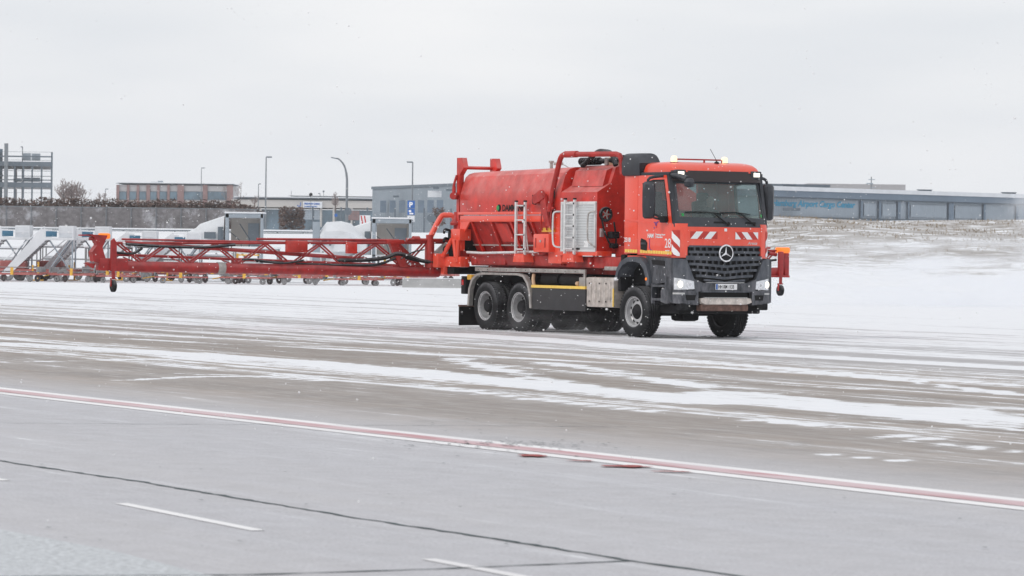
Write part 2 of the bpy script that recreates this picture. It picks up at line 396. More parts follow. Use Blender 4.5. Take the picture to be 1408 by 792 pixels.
    rot = nd('ShaderNodeMapping', vector_type='POINT'); rot.inputs['Rotation'].default_value = (0, 0, R(61.5)); LK(g.outputs['Position'], rot.inputs[0])
    def sc(sx, sy):
        n = nd('ShaderNodeMapping'); n.inputs['Scale'].default_value = (sx, sy, 1); LK(rot.outputs[0], n.inputs[0]); return n.outputs[0]
    A1 = nd('ShaderNodeAttribute', attribute_name='snow').outputs['Fac']; A2 = nd('ShaderNodeAttribute', attribute_name='brown').outputs['Fac']
    n1 = noise(sc(.03, .85), 1, 5, .62, .4); n2 = noise(sc(.16, 2.9), 1, 6, .7, .6); n3 = noise(sc(1.2, 9), 1, 4, .6, .4); n4 = noise(sc(.015, .22), 1, 3)
    v = math_('ADD', A1, math_('MULTIPLY', math_('SUBTRACT', n1, .5), 1.7))
    v = math_('ADD', v, math_('MULTIPLY', math_('SUBTRACT', n2, .5), 1.6))
    v = math_('ADD', v, math_('MULTIPLY', math_('SUBTRACT', n3, .5), .65))
    n5 = noise(g.outputs['Position'], .9, 9, .72, .8); n6 = noise(sc(.9, 16), 1, 5, .7)
    v = math_('ADD', v, math_('MULTIPLY', math_('SUBTRACT', n5, .5), math_('MULTIPLY', A2, .75)))
    v = math_('ADD', v, math_('MULTIPLY', math_('SUBTRACT', n6, .5), .55))
    mask = mapr(v, .50, .58)
    veil = mapr(v, .2, .75, 0, .36)
    spk = noise(g.outputs['Position'], 34, 3, .75); spk2 = noise(g.outputs['Position'], 3.2, 5, .6)
    frost = mixc(mapr(spk2, .3, .7), (.50, .495, .515), (.58, .575, .60))
    frost = mixc(mapr(n2, .35, .7, 0, .45), frost, (.60, .605, .645))
    frost = mixc(mapr(spk, .36, .58, .55, 0), frost, (.34, .335, .35))
    frost = mixc(mapr(n5, .56, .72, 0, .4), frost, (.40, .395, .41))
    frost = mixc(mapr(n6, .5, .72, 0, .3), frost, (.66, .66, .68))
    frost = mixc(mapr(n4, .4, .65, 0, .35), frost, (.57, .55, .55))
    brown = mixc(mapr(n1, .35, .65), (.30, .255, .22), (.40, .35, .315))
    brown = mixc(mapr(n4, .45, .7, 0, .6), brown, (.47, .355, .265))
    brown = mixc(mapr(n5, .4, .68, 0, .75), brown, (.24, .21, .19))
    brown = mixc(mapr(n6, .50, .66, 0, .75), brown, (.56, .54, .53))
    brown = mixc(mapr(spk, .35, .7, .3, 0), brown, (.2, .18, .165))
    base = mixc(A2, frost, brown)
    snowc = mixc(mapr(n3, .3, .7), (.80, .81, .84), (.87, .88, .90))
    col = mixc(veil, base, snowc); col = mixc(mask, col, snowc)
    # bank: dry turf showing through
    gr = noise(g.outputs['Position'], .55, 8, .72, .6)
    sep = nd('ShaderNodeSeparateXYZ'); LK(g.outputs['Position'], sep.inputs[0])
    up = mapr(sep.outputs['Z'], .15, .8)
    turf = mapr(math_('ADD', gr, math_('MULTIPLY', A2, .16)), .535, .68, 0, .88)
    turf = math_('MULTIPLY', math_('MULTIPLY', turf, up), mapr(A2, .02, .4))
    tcol = mixc(mapr(spk2, .3, .7), (.17, .14, .115), (.36, .32, .28))
    col = mixc(turf, col, tcol)
    LK(col, P.inputs['Base Color']); P.inputs['Roughness'].default_value = .72; P.inputs['Specular IOR Level'].default_value = .35
    bp = nd('ShaderNodeBump'); bp.inputs['Strength'].default_value = .5; bp.inputs['Distance'].default_value = .012
    LK(math_('ADD', math_('MULTIPLY', mask, 1.5), math_('MULTIPLY', spk, .8)), bp.inputs['Height']); LK(bp.outputs[0], P.inputs['Normal'])
    me.materials.append(m)
build_ground()

# painted line, dashes, joints (thin sheets 4 mm above the sheet below)
def worn(name, col, under, lo=.35, hi=.6, k=.75):
    m = mat(name, col, .7); t = m.node_tree; b = t.nodes['Principled BSDF']
    g = t.nodes.new('ShaderNodeNewGeometry'); mp_ = t.nodes.new('ShaderNodeMapping'); mp_.inputs['Rotation'].default_value = (0, 0, R(61.5)); t.links.new(g.outputs['Position'], mp_.inputs[0])
    m2 = t.nodes.new('ShaderNodeMapping'); m2.inputs['Scale'].default_value = (.5, 3, 1); t.links.new(mp_.outputs[0], m2.inputs[0])
    n = t.nodes.new('ShaderNodeTexNoise'); n.inputs['Scale'].default_value = 1; n.inputs['Detail'].default_value = 7; t.links.new(m2.outputs[0], n.inputs[0])
    r = t.nodes.new('ShaderNodeMapRange'); r.inputs['From Min'].default_value = lo; r.inputs['From Max'].default_value = hi; r.inputs['To Max'].default_value = k; t.links.new(n.outputs['Fac'], r.inputs['Value'])
    mm = t.nodes.new('ShaderNodeMix'); mm.data_type = 'RGBA'; t.links.new(r.outputs[0], mm.inputs[0]); mm.inputs[6].default_value = (*col, 1); mm.inputs[7].default_value = (*under, 1)
    t.links.new(mm.outputs[2], b.inputs['Base Color']); return m
MW = worn('worn_white', (.88, .87, .87), (.62, .60, .62), .5, .75, .6); MR = worn('worn_red', (.50, .20, .22), (.66, .52, .54), .28, .55, .95)
def strip(name, pts, wdt, z, m, jit=0):
    bm = nb(); Lp = []; Rp = []
    P = [Vector((p[0], p[1], 0)) for p in pts]
    if jit:
        Q = []
        for a, b in zip(P, P[1:]):
            n = max(2, int((b-a).length/.12))
            for k in range(n): Q.append(a.lerp(b, k/n)+Vector((random.uniform(-jit, jit), random.uniform(-jit, jit), 0)))
        P = Q+[P[-1]]
    for i, p in enumerate(P):
        d = (P[min(i+1, len(P)-1)]-P[max(i-1, 0)]).normalized(); n = Vector((-d.y, d.x, 0)); ww = wdt*(random.uniform(.45, 1.35) if jit else 1)
        Lp.append(bm.verts.new(p+n*ww/2+Vector((0, 0, z)))); Rp.append(bm.verts.new(p-n*ww/2+Vector((0, 0, z))))
    for i in range(len(P)-1): bm.faces.new((Rp[i], Rp[i+1], Lp[i+1], Lp[i]))
    o = obj(name, bm, m); return tag(o, kind='structure')
a0, a1 = Vector((-7.9, 48.55)), Vector((6.4, 22.1)); a0 = Vector((-13.75, 59.2))
strip('painted_line_white', [a0, a1], .74, .004, MW); strip('painted_line_red', [a0, a1], .30, .008, MR)
strip('painted_dash', [(-2.72, 25.97), (-1.60, 23.65)], .10, .004, MW); strip('painted_dash', [(-.47, 21.65), (.55, 19.6)], .10, .004, MW)
strip('painted_dash', [(-5.0, 30.6), (-3.86, 28.3)], .10, .004, MW)
MJ = mat('joint_tar', (.045, .07, .075), .8, 0, .5, 9)
strip('pavement_joint', [(-6.4, 34.7), (-4.24, 30.84), (-3.49, 29.5), (-2.79, 28.3), (-1.93, 26.61), (-.97, 24.75), (.02, 23.02), (.73, 21.68), (1.23, 20.88), (2.2, 19.2)], .046, .004, MJ, .014)
strip('pavement_joint', [(-3.4, 20.05), (-1.48, 20.45), (-.41, 20.98), (.73, 21.7)], .034, .0045, MJ, .008)
strip('pavement_joint', [(-6.5, 37.1), (-5.13, 37.27), (-2.96, 37.53), (.02, 37.97), (1.2, 38.1)], .022, .004, MJ, .03)
MS = mat('rough_concrete', (.56, .58, .60), .85, 0, .28, 22, bump=1, bs=30)
bm = nb(); f = bm.faces.new([bm.verts.new((x, y, .004)) for x, y in ((-9, 34.5), (-9, 12), (1.6, 12), (1.6, 14.6), (-1.64, 20.39), (-2.37, 22.0), (-3.21, 23.45))])
tag(obj('concrete_apron', bm, MS), kind='structure')
MSt = mat('rust_stain', (.34, .03, .025), .6, 0, .4, 20)
for (u, v, ln, wd) in ((735, 628, .55, .10), (800, 635, .5, .04), (860, 642.5, .8, .09), (925, 650, .7, .035)):
    p = gnd(u, v); bm = nb(); q = Vector((.485, -.875, 0)); n = Vector((.875, .485, 0)); c = []
    for k in range(18):
        a = 2*pi*k/18; rr = random.uniform(.65, 1.15); c.append(bm.verts.new(Vector((p.x, p.y, .0125))+Vector((1,-.15,0))*cos(a)*ln*.27*rr+Vector((0,1,0))*sin(a)*wd*1.7*rr))
    bm.faces.new(c); tag(obj('pavement_stain', bm, MSt), kind='structure')
# dark grit by the painted line
bm = nb()
for _ in range(260):
    u = random.gauss(700, 70); v = random.gauss(612, 3) if random.random() < .7 else random.uniform(560, 760); p = gnd(u if v < 640 else random.uniform(0, 1408), v); r_ = random.uniform(.004, .014)
    vs = [bm.verts.new((p.x+r_*1.6*cos(a)*random.uniform(.6, 1.3), p.y+r_*2*sin(a), .0135)) for a in (0, 1, 2, 3, 4, 5)]; bm.faces.new(vs)
tag(obj('grit', bm, MJ), 'dark grit scattered on the apron', 'grit', kind='stuff')
M['guard'] = mat('guard_grey', (.03, .03, .033), .6, 0, .2, 3, dust=.15, dustcol=(.2, .2, .2))
# ------------------------------------------------------------------ the truck (local axes: x forward, y to its left, z up)
TR = thing('spreader_truck', 'red airport de-icing tanker truck with spray booms unfolded, driving over the snowy apron', 'truck', (3.609, 77.617, 0), R(-60))
def P(name, bm, m, parent=TR, ang=35, loc=None): return obj(name, bm, m, parent, ang, loc)
def fx(y, z=0):
    x = 1.63-.055*y*y
    if abs(y) > .86: x -= ((abs(y)-.86)/.30)**2*.15
    if z > 2.3: x -= (z-2.3)*.36
    return x
def fpatch(bm, c, off=0, th=.03, nu=12, nv=3, mi=0, f=None):
    """slab lying on the curved front; c = four (y,z) corners: bottom left, bottom right, top right, top left"""
    f = f or fx; A = [Vector(q) for q in c]; out, inn = [], []
    for j in range(nv+1):
        for i in range(nu+1):
            u, v = i/nu, j/nv; q = (A[0]*(1-u)+A[1]*u)*(1-v)+(A[3]*(1-u)+A[2]*u)*v
            x = f(q.x, q.y)+off; out.append(bm.verts.new((x, q.x, q.y))); inn.append(bm.verts.new((x-th, q.x, q.y)))
    W_ = nu+1; fs = []
    for j in range(nv):
        for i in range(nu):
            a, b, c_, d = j*W_+i, j*W_+i+1, (j+1)*W_+i+1, (j+1)*W_+i
            fs.append(bm.faces.new((out[a], out[b], out[c_], out[d]))); fs.append(bm.faces.new((inn[d], inn[c_], inn[b], inn[a])))
    rim = [i for i in range(W_)]+[j*W_+nu for j in range(1, nv+1)]+[nv*W_+i for i in range(nu-1, -1, -1)]+[j*W_ for j in range(nv-1, 0, -1)]
    for k in range(len(rim)):
        a, b = rim[k], rim[(k+1) % len(rim)]; fs.append(bm.faces.new((out[b], out[a], inn[a], inn[b])))
    for q in fs: q.material_index = mi; q.smooth = True
    bmesh.ops.recalc_face_normals(bm, faces=fs)

# --- chassis
bm = nb()
for s in (-1, 1):
    bx(bm, -7.3, 1.0, s*.43-.04, s*.43+.04, 1.0, 1.28)
for x in (-7.0, -5.5, -3.6, -2.2, -1.0, .9): bx(bm, x-.06, x+.06, -.4, .4, 1.02, 1.25)
for x in (-6.24, -4.76, 0): cyl(bm, (x, -.95, .53), (x, .95, .53), .085); bx(bm, x-.24, x+.24, -.2, .24, .34, .78, .08)
cyl(bm, (-6.2, 0, .6), (-.2, 0, .75), .07)
for x in (-6.24, -4.76):
    for s in (-1, 1): bx(bm, x-.5, x+.5, s*.52-.045, s*.52+.045, .66, .84, .02)
for s in (-1, 1): bx(bm, -.75, .75, s*.44-.045, s*.44+.045, .62, .8, .02); cyl(bm, (.12, s*.62, .6), (.3, s*.6, 1.35), .05)
bx(bm, -1.5, .9, -.36, .36, .8, 1.55, .05)                      # gearbox and engine underside
bx(bm, -4.2, -2.0, -.95, -.5, .62, 1.2, .03); bx(bm, -3.9, -1.2, .5, 1.15, .5, 1.2, .04)
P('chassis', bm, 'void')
bm = nb(); bx(bm, -7.25, -.6, -1.05, 1.05, 1.42, 1.66, .02); bx(bm, -7.1, -1.0, -.7, .7, 1.28, 1.42, .02)
for x in (-6.9, -5.6, -4.4, -3.2, -2.0): bx(bm, x-.05, x+.05, -1.14, 1.14, 1.46, 1.64, .01)
P('subframe', bm, 'dark_red')
# --- wheels
def wheel(loc, sgn, dual=False, steer=0, name='wheel'):
    """sgn -1 = near (right) side"""
    w_ = .36 if not dual else .27
    bm = nb(); R0 = .535
    if not dual:
        lathe(bm, [(.10, .11), (.155, .10), (.16, .155), (.10, .175), (0.001, .18)], 24, c=(0, 0, 0)) if False else None
        lathe(bm, [(.19, .03), (.15, .10), (.095, .13), (.08, .16), (.001, .165)], 24)
    else:
        lathe(bm, [(.16, -.09), (.15, .06), (.12, .10), (.001, .105)], 24)
    for k in range(10):
        a = 2*pi*k/10; cyl(bm, (.165*cos(a), (.0 if dual else .02), .165*sin(a)), (.165*cos(a), (-.045 if dual else .07), .165*sin(a)), .016, seg=6)
    if sgn < 0:
        for v in bm.verts: v.co.y = -v.co.y
        bmesh.ops.recalc_face_normals(bm, faces=bm.faces)
    hub = P(name, bm, 'void', loc=loc); hub.rotation_euler = (0, 0, steer)
    def one(cy, m_):
        pr = [(.305, -w_/2+.02), (.33, -w_/2), (.42, -w_/2-.012), (.49, -w_/2+.005), (.522, -w_/2+.03)]
        n = 5; tw = w_-.08
        for k in range(n):
            y0 = -tw/2+tw*k/n; y1 = -tw/2+tw*(k+1)/n
            pr += [(R0, y0+.006), (R0+.001, y1-.018), (R0-.02, y1-.015), (R0-.02, y1-.002)]
        pr = pr[:-2]+[(.522, w_/2-.03), (.49, w_/2-.005), (.42, w_/2+.012), (.33, w_/2), (.305, w_/2-.02)]
        bm = nb(); lathe(bm, pr, 64, c=(0, cy, 0))
        for k in range(48):                                    # tread blocks at the shoulder
            a = 2*pi*k/48
            for s_ in (-1, 1):
                t = nb(); bmesh.ops.create_cube(t, size=1)
                rm = Matrix.Rotation(-a, 3, 'Y')
                for v in t.verts:
                    v.co = rm @ Vector((R0-.008+v.co.x*.03, cy+s_*(w_/2-.045)+v.co.y*.045, v.co.z*.045))
                merge(bm, t)
        return bm
    outer = sgn*(0 if not dual else .0)
    o = P('tyre', one(outer, 0), 'rubber', hub, 30)
    # rim
    bm = nb()
    if not dual: pr = [(.31, .165), (.325, .175), (.33, .160), (.285, .150), (.272, .06), (.25, .045), (.215, .075), (.17, .085), (.15, .08)]
    else: pr = [(.31, .125), (.325, .135), (.33, .120), (.285, .11), (.27, -.06), (.24, -.085), (.20, -.06), (.15, -.05)]
    lathe(bm, pr, 48)
    if sgn < 0:
        for v in bm.verts: v.co.y = -v.co.y
        bmesh.ops.recalc_face_normals(bm, faces=bm.faces)
    rm_ = P('rim', bm, 'rimm', hub)
    bm = nb()
    for k in range(10):
        a = 2*pi*(k+.5)/10; r_ = .228
        h0 = .045 if not dual else -.075
        cyl(bm, (r_*cos(a), sgn*h0, r_*sin(a)), (r_*cos(a), sgn*(h0+.030), r_*sin(a)), .030, seg=10)
    P('hand_hole', bm, 'black', hub)
    bm = nb(); lathe(bm, [(.001, -sgn*.10), (.29, -sgn*.10), (.31, -sgn*.15)], 32); P('brake_drum', bm, 'void', hub)
    if dual: P('tyre', one(-sgn*.335, 0), 'rubber', hub, 30)
    return hub
wheel((0, -1.08, .535), -1, steer=R(2.5)); wheel((0, 1.08, .535), 1, steer=R(2.5))
for x in (-6.24, -4.76): wheel((x, -1.115, .535), -1, True); wheel((x, 1.115, .535), 1, True)
# --- tank
def tsec(x, dz=0, k=1):
    h = [(1.25, 2.6), (1.25, 2.86), (1.25, 3.04), (1.225, 3.12), (1.17, 3.32), (1.12, 3.46), (1.03, 3.54), (.9, 3.58), (.4, 3.6), (0, 3.605)]
    h = [(y*k, 2.6+(z-2.6)*(1+dz)) for y, z in h]
    return [(x, y, z) for y, z in h]+[(x, -y, z) for y, z in reversed(h[:-1])]
bm = nb(); loft(bm, [tsec(-7.47, -.10, .985), tsec(-7.42, -.07), tsec(-6.8, -.055), tsec(-3.0, .0)])
tank = P('tank', bm, 'tank_red', ang=28)
bm = nb()
for s in (-1, 1):
    bx(bm, -7.46, -3.55, s*1.27-.025, s*1.27+.025, 2.555, 2.615, .008); bx(bm, -7.40, -3.60, s*1.235-.03, s*1.235+.03, 2.40, 2.54, .01)
P('tank_flange', bm, 'cab_red', tank)
for x in (-6.2, -4.9):
    bm = nb(); tube(bm, [(x+p[0]*0, p[1], p[2]) for p in [(0, -q[1]*1.003, q[2]*1.0005) for q in tsec(0)[:10]][::-1]], .012, 6); 
    bm.free()
# hopper below
bm = nb()
def hsec(x, top=2.42, b=.82, zb=1.72): return [(x, -1.2, top), (x, -b, zb), (x, b, zb), (x, 1.2, top)]
loft(bm, [hsec(-7.35), hsec(-3.3)]); hop = P('hopper', bm, 'dark_red')
bm = nb()
for x in (-6.95, -6.07, -5.2, -4.32, -3.45):
    for s in (-1, 1):
        prism(bm, [(s*1.245, 2.42), (s*1.20, 2.42), (s*.86, 1.74), (s*.93, 1.74)], 'x', x-.035, x+.035)
P('hopper_rib', bm, 'tank_red', hop)
bm = nb()
for xa in (-5.62, -4.75): prism(bm, [(-1.215, 2.36), (-1.185, 2.36), (-.99, 1.98), (-1.02, 1.96)], 'x', xa-.26, xa+.26)
P('hopper_panel', bm, 'tank_red', hop)
bm = nb()
bx(bm, -7.3, -3.3, -.98, -.9, 1.87, 1.9); P('hopper_seam', bm, 'steel', hop)
bm = nb(); prism(bm, [(-7.47, 2.44), (-7.32, 2.44), (-7.32, 1.75), (-7.42, 1.75)], 'y', -1.24, -1.18); prism(bm, [(-7.3, 2.42), (-6.95, 2.42), (-7.42, 1.95), (-7.47, 2.1)], 'y', -1.26, -1.22)
P('corner_gusset', bm, 'cab_red')
bm = nb(); tube(bm, [(-7.1, -1.24, 1.72), (-6.4, -1.25, 1.705), (-5.6, -1.25, 1.72), (-3.95, -1.25, 1.75)], .028, 8); P('steel_pipe', bm, 'alu_lt')
bm = nb(); prism(bm, [(-1.16, 1.66), (-1.05, 1.72), (-.8, 1.74), (-.8, 1.45), (-1.1, 1.45)], 'x', -7.15, -3.1)
P('sill_beam', bm, 'dark_red')
# maker's lettering and round badge on the tank side
bm = nb(); cyl(bm, (-5.66, -1.252, 2.705), (-5.66, -1.262, 2.705), .082, seg=24); bd = P('round_badge', bm, 'black', tank)
bm = nb(); cyl(bm, (-5.70, -1.262, 2.705), (-5.70, -1.268, 2.705), .058, seg=20); P('badge_centre', bm, 'green', bd)
text('DAMMANN', .19, 'black', tank, (-5.52, -1.2535, 2.64), SIDE, 'tank_lettering', .006, sx=1.02)
# --- front housing with roller cabinet
hs = [(-1.25, 1.74), (-1.25, 3.03), (-.92, 3.22), (-.80, 3.56), (-.6, 3.62), (.6, 3.62), (.8, 3.56), (.92, 3.22), (1.25, 3.03), (1.25, 1.74)]
bm = nb(); loft(bm, [[(x, y, z) for y, z in hs] for x in (-3.04, -1.5)]); hou = P('pump_housing', bm, 'tank_red', ang=20)
bm = nb(); prism(bm, [(-1.05, 3.16), (-.90, 3.22), (-.79, 3.56), (-.95, 3.50)], 'x', -2.9, -1.62); P('inspection_cover', bm, 'tank_red', hou)
bm = nb(); bx(bm, -1.5, -.75, -.80, .80, 1.66, 1.9, .03)
P('front_shelf', bm, 'dark_red')
bm = nb(); bx(bm, -3.1, -1.45, -1.27, -.9, 1.68, 1.78, .01); bx(bm, -3.6, -3.04, -1.2, -.8, 1.5, 2.6, .02); P('housing_sill', bm, 'cab_red', hou)
cab = nb(); bx(cab, -2.88, -1.56, -1.275, -1.2, 1.80, 2.76, .004)
rc = P('roller_shutter', cab, ribbed('shutter_alu', (.62, .64, .65), 5.5, 'Z', .25, .4, .3))
bm = nb(); bx(bm, -2.94, -2.88, -1.29, -1.2, 1.78, 2.80, .004); bx(bm, -1.56, -1.51, -1.29, -1.2, 1.78, 2.80, .004); bx(bm, -2.94, -1.51, -1.292, -1.2, 2.76, 2.83, .006); bx(bm, -2.94, -1.51, -1.288, -1.2, 1.765, 1.80, .004)
P('shutter_frame', bm, 'alu_lt', rc)
bm = nb(); bx(bm, -2.3, -2.15, -1.30, -1.276, 1.81, 1.84, .004); P('shutter_handle', bm, 'black', rc)
text('28', .17, 'white', rc, (-1.98, -1.2765, 1.87), SIDE, 'fleet_number', .008)
bm = nb(); tube(bm, [(-2.96, -1.27, 2.62), (-3.02, -1.40, 2.60), (-3.04, -1.42, 2.45), (-3.04, -1.42, 2.05), (-3.0, -1.40, 1.88), (-2.93, -1.27, 1.85)], .02, 8, 3); P('grab_rail', bm, 'alu_lt')
bm = nb(); tube(bm, [(-1.50, -1.29, 2.62), (-1.60, -1.36, 2.60), (-1.66, -1.38, 2.5), (-1.66, -1.38, 2.05), (-1.6, -1.36, 1.95), (-1.50, -1.29, 1.86)], .018, 8, 3); P('grab_rail', bm, 'steel')
def ladder(x0, x1, z0, z1, y, n):
    bm = nb()
    for x in (x0, x1): bx(bm, x-.03, x+.03, y-.025, y+.025, z0, z1, .006)
    ld = P('ladder', bm, 'alu_lt'); bm = nb()
    for k in range(n):
        z = z0+.12+(z1-z0-.2)*k/(n-1); cyl(bm, (x0, y, z), (x1, y, z), .016, seg=8)
    P('rung', bm, 'alu_lt', ld); bm = nb()
    for x in (x0, x1): bx(bm, x-.034, x+.034, y-.029, y+.029, z1, z1+.035, .006)
    for k in range(n):
        z = z0+.12+(z1-z0-.2)*k/(n-1); bx(bm, x1-.02, x1+.02, y-.034, y-.026, z-.02, z+.02)
    P('rubber_cap', bm, 'black', ld)
    bm = nb(); prism(bm, [(x0-.06, z0-.16), (x1+.06, z0-.16), (x1, z0+.02), (x0, z0+.02)], 'y', y-.04, y+.2); P('ladder_bracket', bm, 'cab_red', ld)
ladder(-4.72, -4.33, 1.68, 2.83, -1.36, 4); ladder(-2.63, -2.24, 1.70, 2.87, -1.36, 5)
bm = nb()
for x in (-4.62, -4.44): cyl(bm, (x, -1.2, 1.7), (-4.53+.02*(x+4.53), -1.25, 2.45), .014, seg=6)
P('ladder_stay', bm, 'alu_lt')
bm = nb(); bx(bm, -3.98, -3.32, -1.36, -.98, 1.74, 2.14, .035); cb = P('control_box', bm, 'cab_red')
bm = nb()
for x in (-3.86, -3.46): bx(bm, x-.015, x+.015, -1.372, -1.36, 1.84, 2.05, .003)
P('box_latch', bm, 'dark_red', cb)
bm = nb(); cyl(bm, (-3.65, -1.36, 1.98), (-3.65, -1.375, 1.98), .03); P('box_lock', bm, 'alu', cb)
# folding bracket and yellow chock between tank and housing
bm = nb()
prism(bm, [(-4.05, 2.95), (-3.72, 3.08), (-3.68, 3.03), (-3.55, 2.92), (-3.62, 2.88), (-3.95, 2.78), (-4.02, 2.82)], 'y', -1.36, -1.26)
prism(bm, [(-3.75, 2.92), (-3.55, 3.0), (-3.42, 2.55), (-3.3, 2.3), (-3.48, 2.3), (-3.65, 2.6)], 'y', -1.34, -1.28); bx(bm, -3.75, -3.2, -1.33, -1.26, 2.66, 2.72, .01)
for x in (-3.7, -3.5, -3.3): tube(bm, [(x, -1.3, 2.66), (x+.02, -1.34, 2.4), (x, -1.3, 2.22)], .018, 6, 3)
P('boom_rest_bracket', bm, 'dark_red')
bm = nb(); prism(bm, [(-3.75, 2.18), (-3.3, 2.18), (-3.35, 2.27), (-3.7, 2.27)], 'y', -1.28, -1.15); P('wheel_chock', bm, 'yellow')
bm = nb(); tube(bm, [(-4.12, -1.3, 2.98), (-4.05, -1.34, 2.8), (-3.9, -1.34, 2.78)], .012, 6, 3); tube(bm, [(-3.25, -1.26, 3.1), (-3.18, -1.32, 3.16), (-3.2, -1.3, 2.95), (-3.3, -1.28, 2.8), (-3.3, -1.28, 2.4)], .014, 6, 3); P('cable', bm, 'black')
# tube guard over the top
bm = nb(); tube(bm, [(-3.36, -1.32, 2.62), (-3.22, -1.32, 3.1), (-3.0, -1.31, 3.65), (-2.96, -1.30, 3.75), (-2.90, -1.30, 3.81), (-2.80, -1.30, 3.84), (-.82, -1.22, 3.82), (-.70, -1.20, 3.79), (-.66, -1.18, 3.70), (-.66, -1.15, 3.4)], .058, 10)
cyl(bm, (-2.75, -1.30, 3.84), (-2.3, -1.28, 3.84), .072)
P('tube_guard', bm, 'dark_red')
bm = nb(); tube(bm, [(-2.95, -.75, 3.62), (-2.7, -.8, 3.68), (-2.2, -.85, 3.88), (-1.9, -.85, 3.9), (-1.6, -.85, 3.84), (-1.42, -.85, 3.6)], .055, 10, 4)
P('suction_hose', bm, 'rubber')
bm = nb(); tube(bm, [(-3.25, -.6, 3.7), (-2.9, -.6, 3.72), (-2.2, -.55, 3.71), (-1.3, -.6, 3.74), (-.75, -.6, 3.64)], .06, 10, 3)
for k in range(9): cyl(bm, (-3.25+.09*k, -.6, 3.71), (-3.21+.09*k, -.6, 3.71), .085)
for x in (-1.35, -.95): cyl(bm, (x, -.7, 3.5), (x, -.7, 3.82), .035)
P('hydraulic_hose', bm, 'rubber')
bm = nb(); lathe(bm, [(.001, .16), (.24, .16), (.30, .12), (.31, .0), (.27, -.05)], 24, 'z', (-2.15, -.3, 3.63)); ml = P('manhole_lid', bm, 'tan')
bm = nb(); bx(bm, -2.2, -2.1, -.66, -.6, 3.62, 3.78, .01); cyl(bm, (-2.4, -.3, 3.79), (-1.9, -.3, 3.79), .02); P('lid_clamp', bm, 'steel', ml)
bm = nb(); cyl(bm, (-4.35, -.7, 3.5), (-4.35, -.7, 3.70), .035); cyl(bm, (-4.35, -.7, 3.70), (-4.35, -.7, 3.74), .06); cyl(bm, (-4.05, -.7, 3.55), (-4.05, -.7, 3.68), .05); bx(bm, -4.13, -3.97, -.78, -.62, 3.64, 3.70, .01); tube(bm, [(-4.0, -.7, 3.68), (-3.8, -.7, 3.64), (-3.6, -.7, 3.58)], .01, 6)
P('breather_valve', bm, 'steel')
# hose reel and fittings on the housing front
bm = nb(); lathe(bm, [(.155, 0), (.16, .03), (.15, .06), (.10, .05), (.10, .02)], 32, 'x', (-1.5, -1.05, 2.56)); hr = P('hose_reel', bm, 'rubber')
bm = nb()
for k in range(5):
    a = 2*pi*k/5; cyl(bm, (-1.46, -1.05, 2.56), (-1.46, -1.05+.11*cos(a), 2.56+.11*sin(a)), .014, seg=6)
cyl(bm, (-1.48, -1.05, 2.56), (-1.43, -1.05, 2.56), .035); P('reel_spoke', bm, 'steel', hr)
bm = nb(); tube(bm, [(-1.45, -1.17, 2.5), (-1.44, -1.1, 2.2), (-1.42, -.98, 1.95), (-1.42, -.86, 1.85), (-1.42, -.82, 2.05), (-1.42, -.88, 2.4)], .02, 8, 4); P('hose_loop', bm, 'rubber')
bm = nb(); bx(bm, -1.5, -1.44, -1.19, -1.11, 2.08, 2.26, .01); P('hose_coupling', bm, 'alu')
bm = nb(); bx(bm, -1.5, -1.3, -1.0, -.8, 2.05, 2.2, .03); bx(bm, -1.5, -1.35, -.95, -.8, 1.85, 1.95, .02); P('valve_block', bm, 'void')
# rear frame with horns
bm = nb()
for y0 in (-1.22, -.36):
    prism(bm, [(-7.62, 1.6 if y0 < -1 else 3.1), (-7.50, 1.6 if y0 < -1 else 3.1), (-7.50, 3.45), (-7.30, 3.62), (-7.38, 3.84), (-7.62, 3.84)], 'y', y0-.02, y0+.10)
    prism(bm, [(y0-.02, 3.55), (y0+.24, 3.60), (y0+.16, 3.84), (y0-.02, 3.84)], 'x', -7.61, -7.59)
cyl(bm, (-7.56, -1.2, 3.62), (-7.56, -.3, 3.62), .04)
bx(bm, -7.66, -7.5, -1.2, 1.2, 1.55, 1.75, .02)
rf = P('rear_frame', bm, 'tank_red')
for y in (-1.16, -1.06):
    bm = nb(); cyl(bm, (-7.585, y, 3.74), (-7.57, y, 3.74), .03); P('marker_lamp', bm, 'orange', rf)
bm = nb(); cyl(bm, (-7.62, -1.25, 2.98), (-7.5, -1.4, 2.98), .08); cyl(bm, (-7.62, -1.3, 2.9), (-7.62, -1.3, 3.2), .035); lathe(bm, [(.13, 0), (.14, .05), (.06, .16), (.05, .3)], 16, 'z', (-7.66, -1.22, 2.32)); cyl(bm, (-7.66, -1.22, 1.9), (-7.66, -1.22, 2.34), .06)
tube(bm, [(-7.6, -1.25, 3.45), (-7.65, -1.3, 3.2), (-7.66, -1.3, 3.0)], .03, 8, 3)
P('rear_valve', bm, 'dark_red', rf)
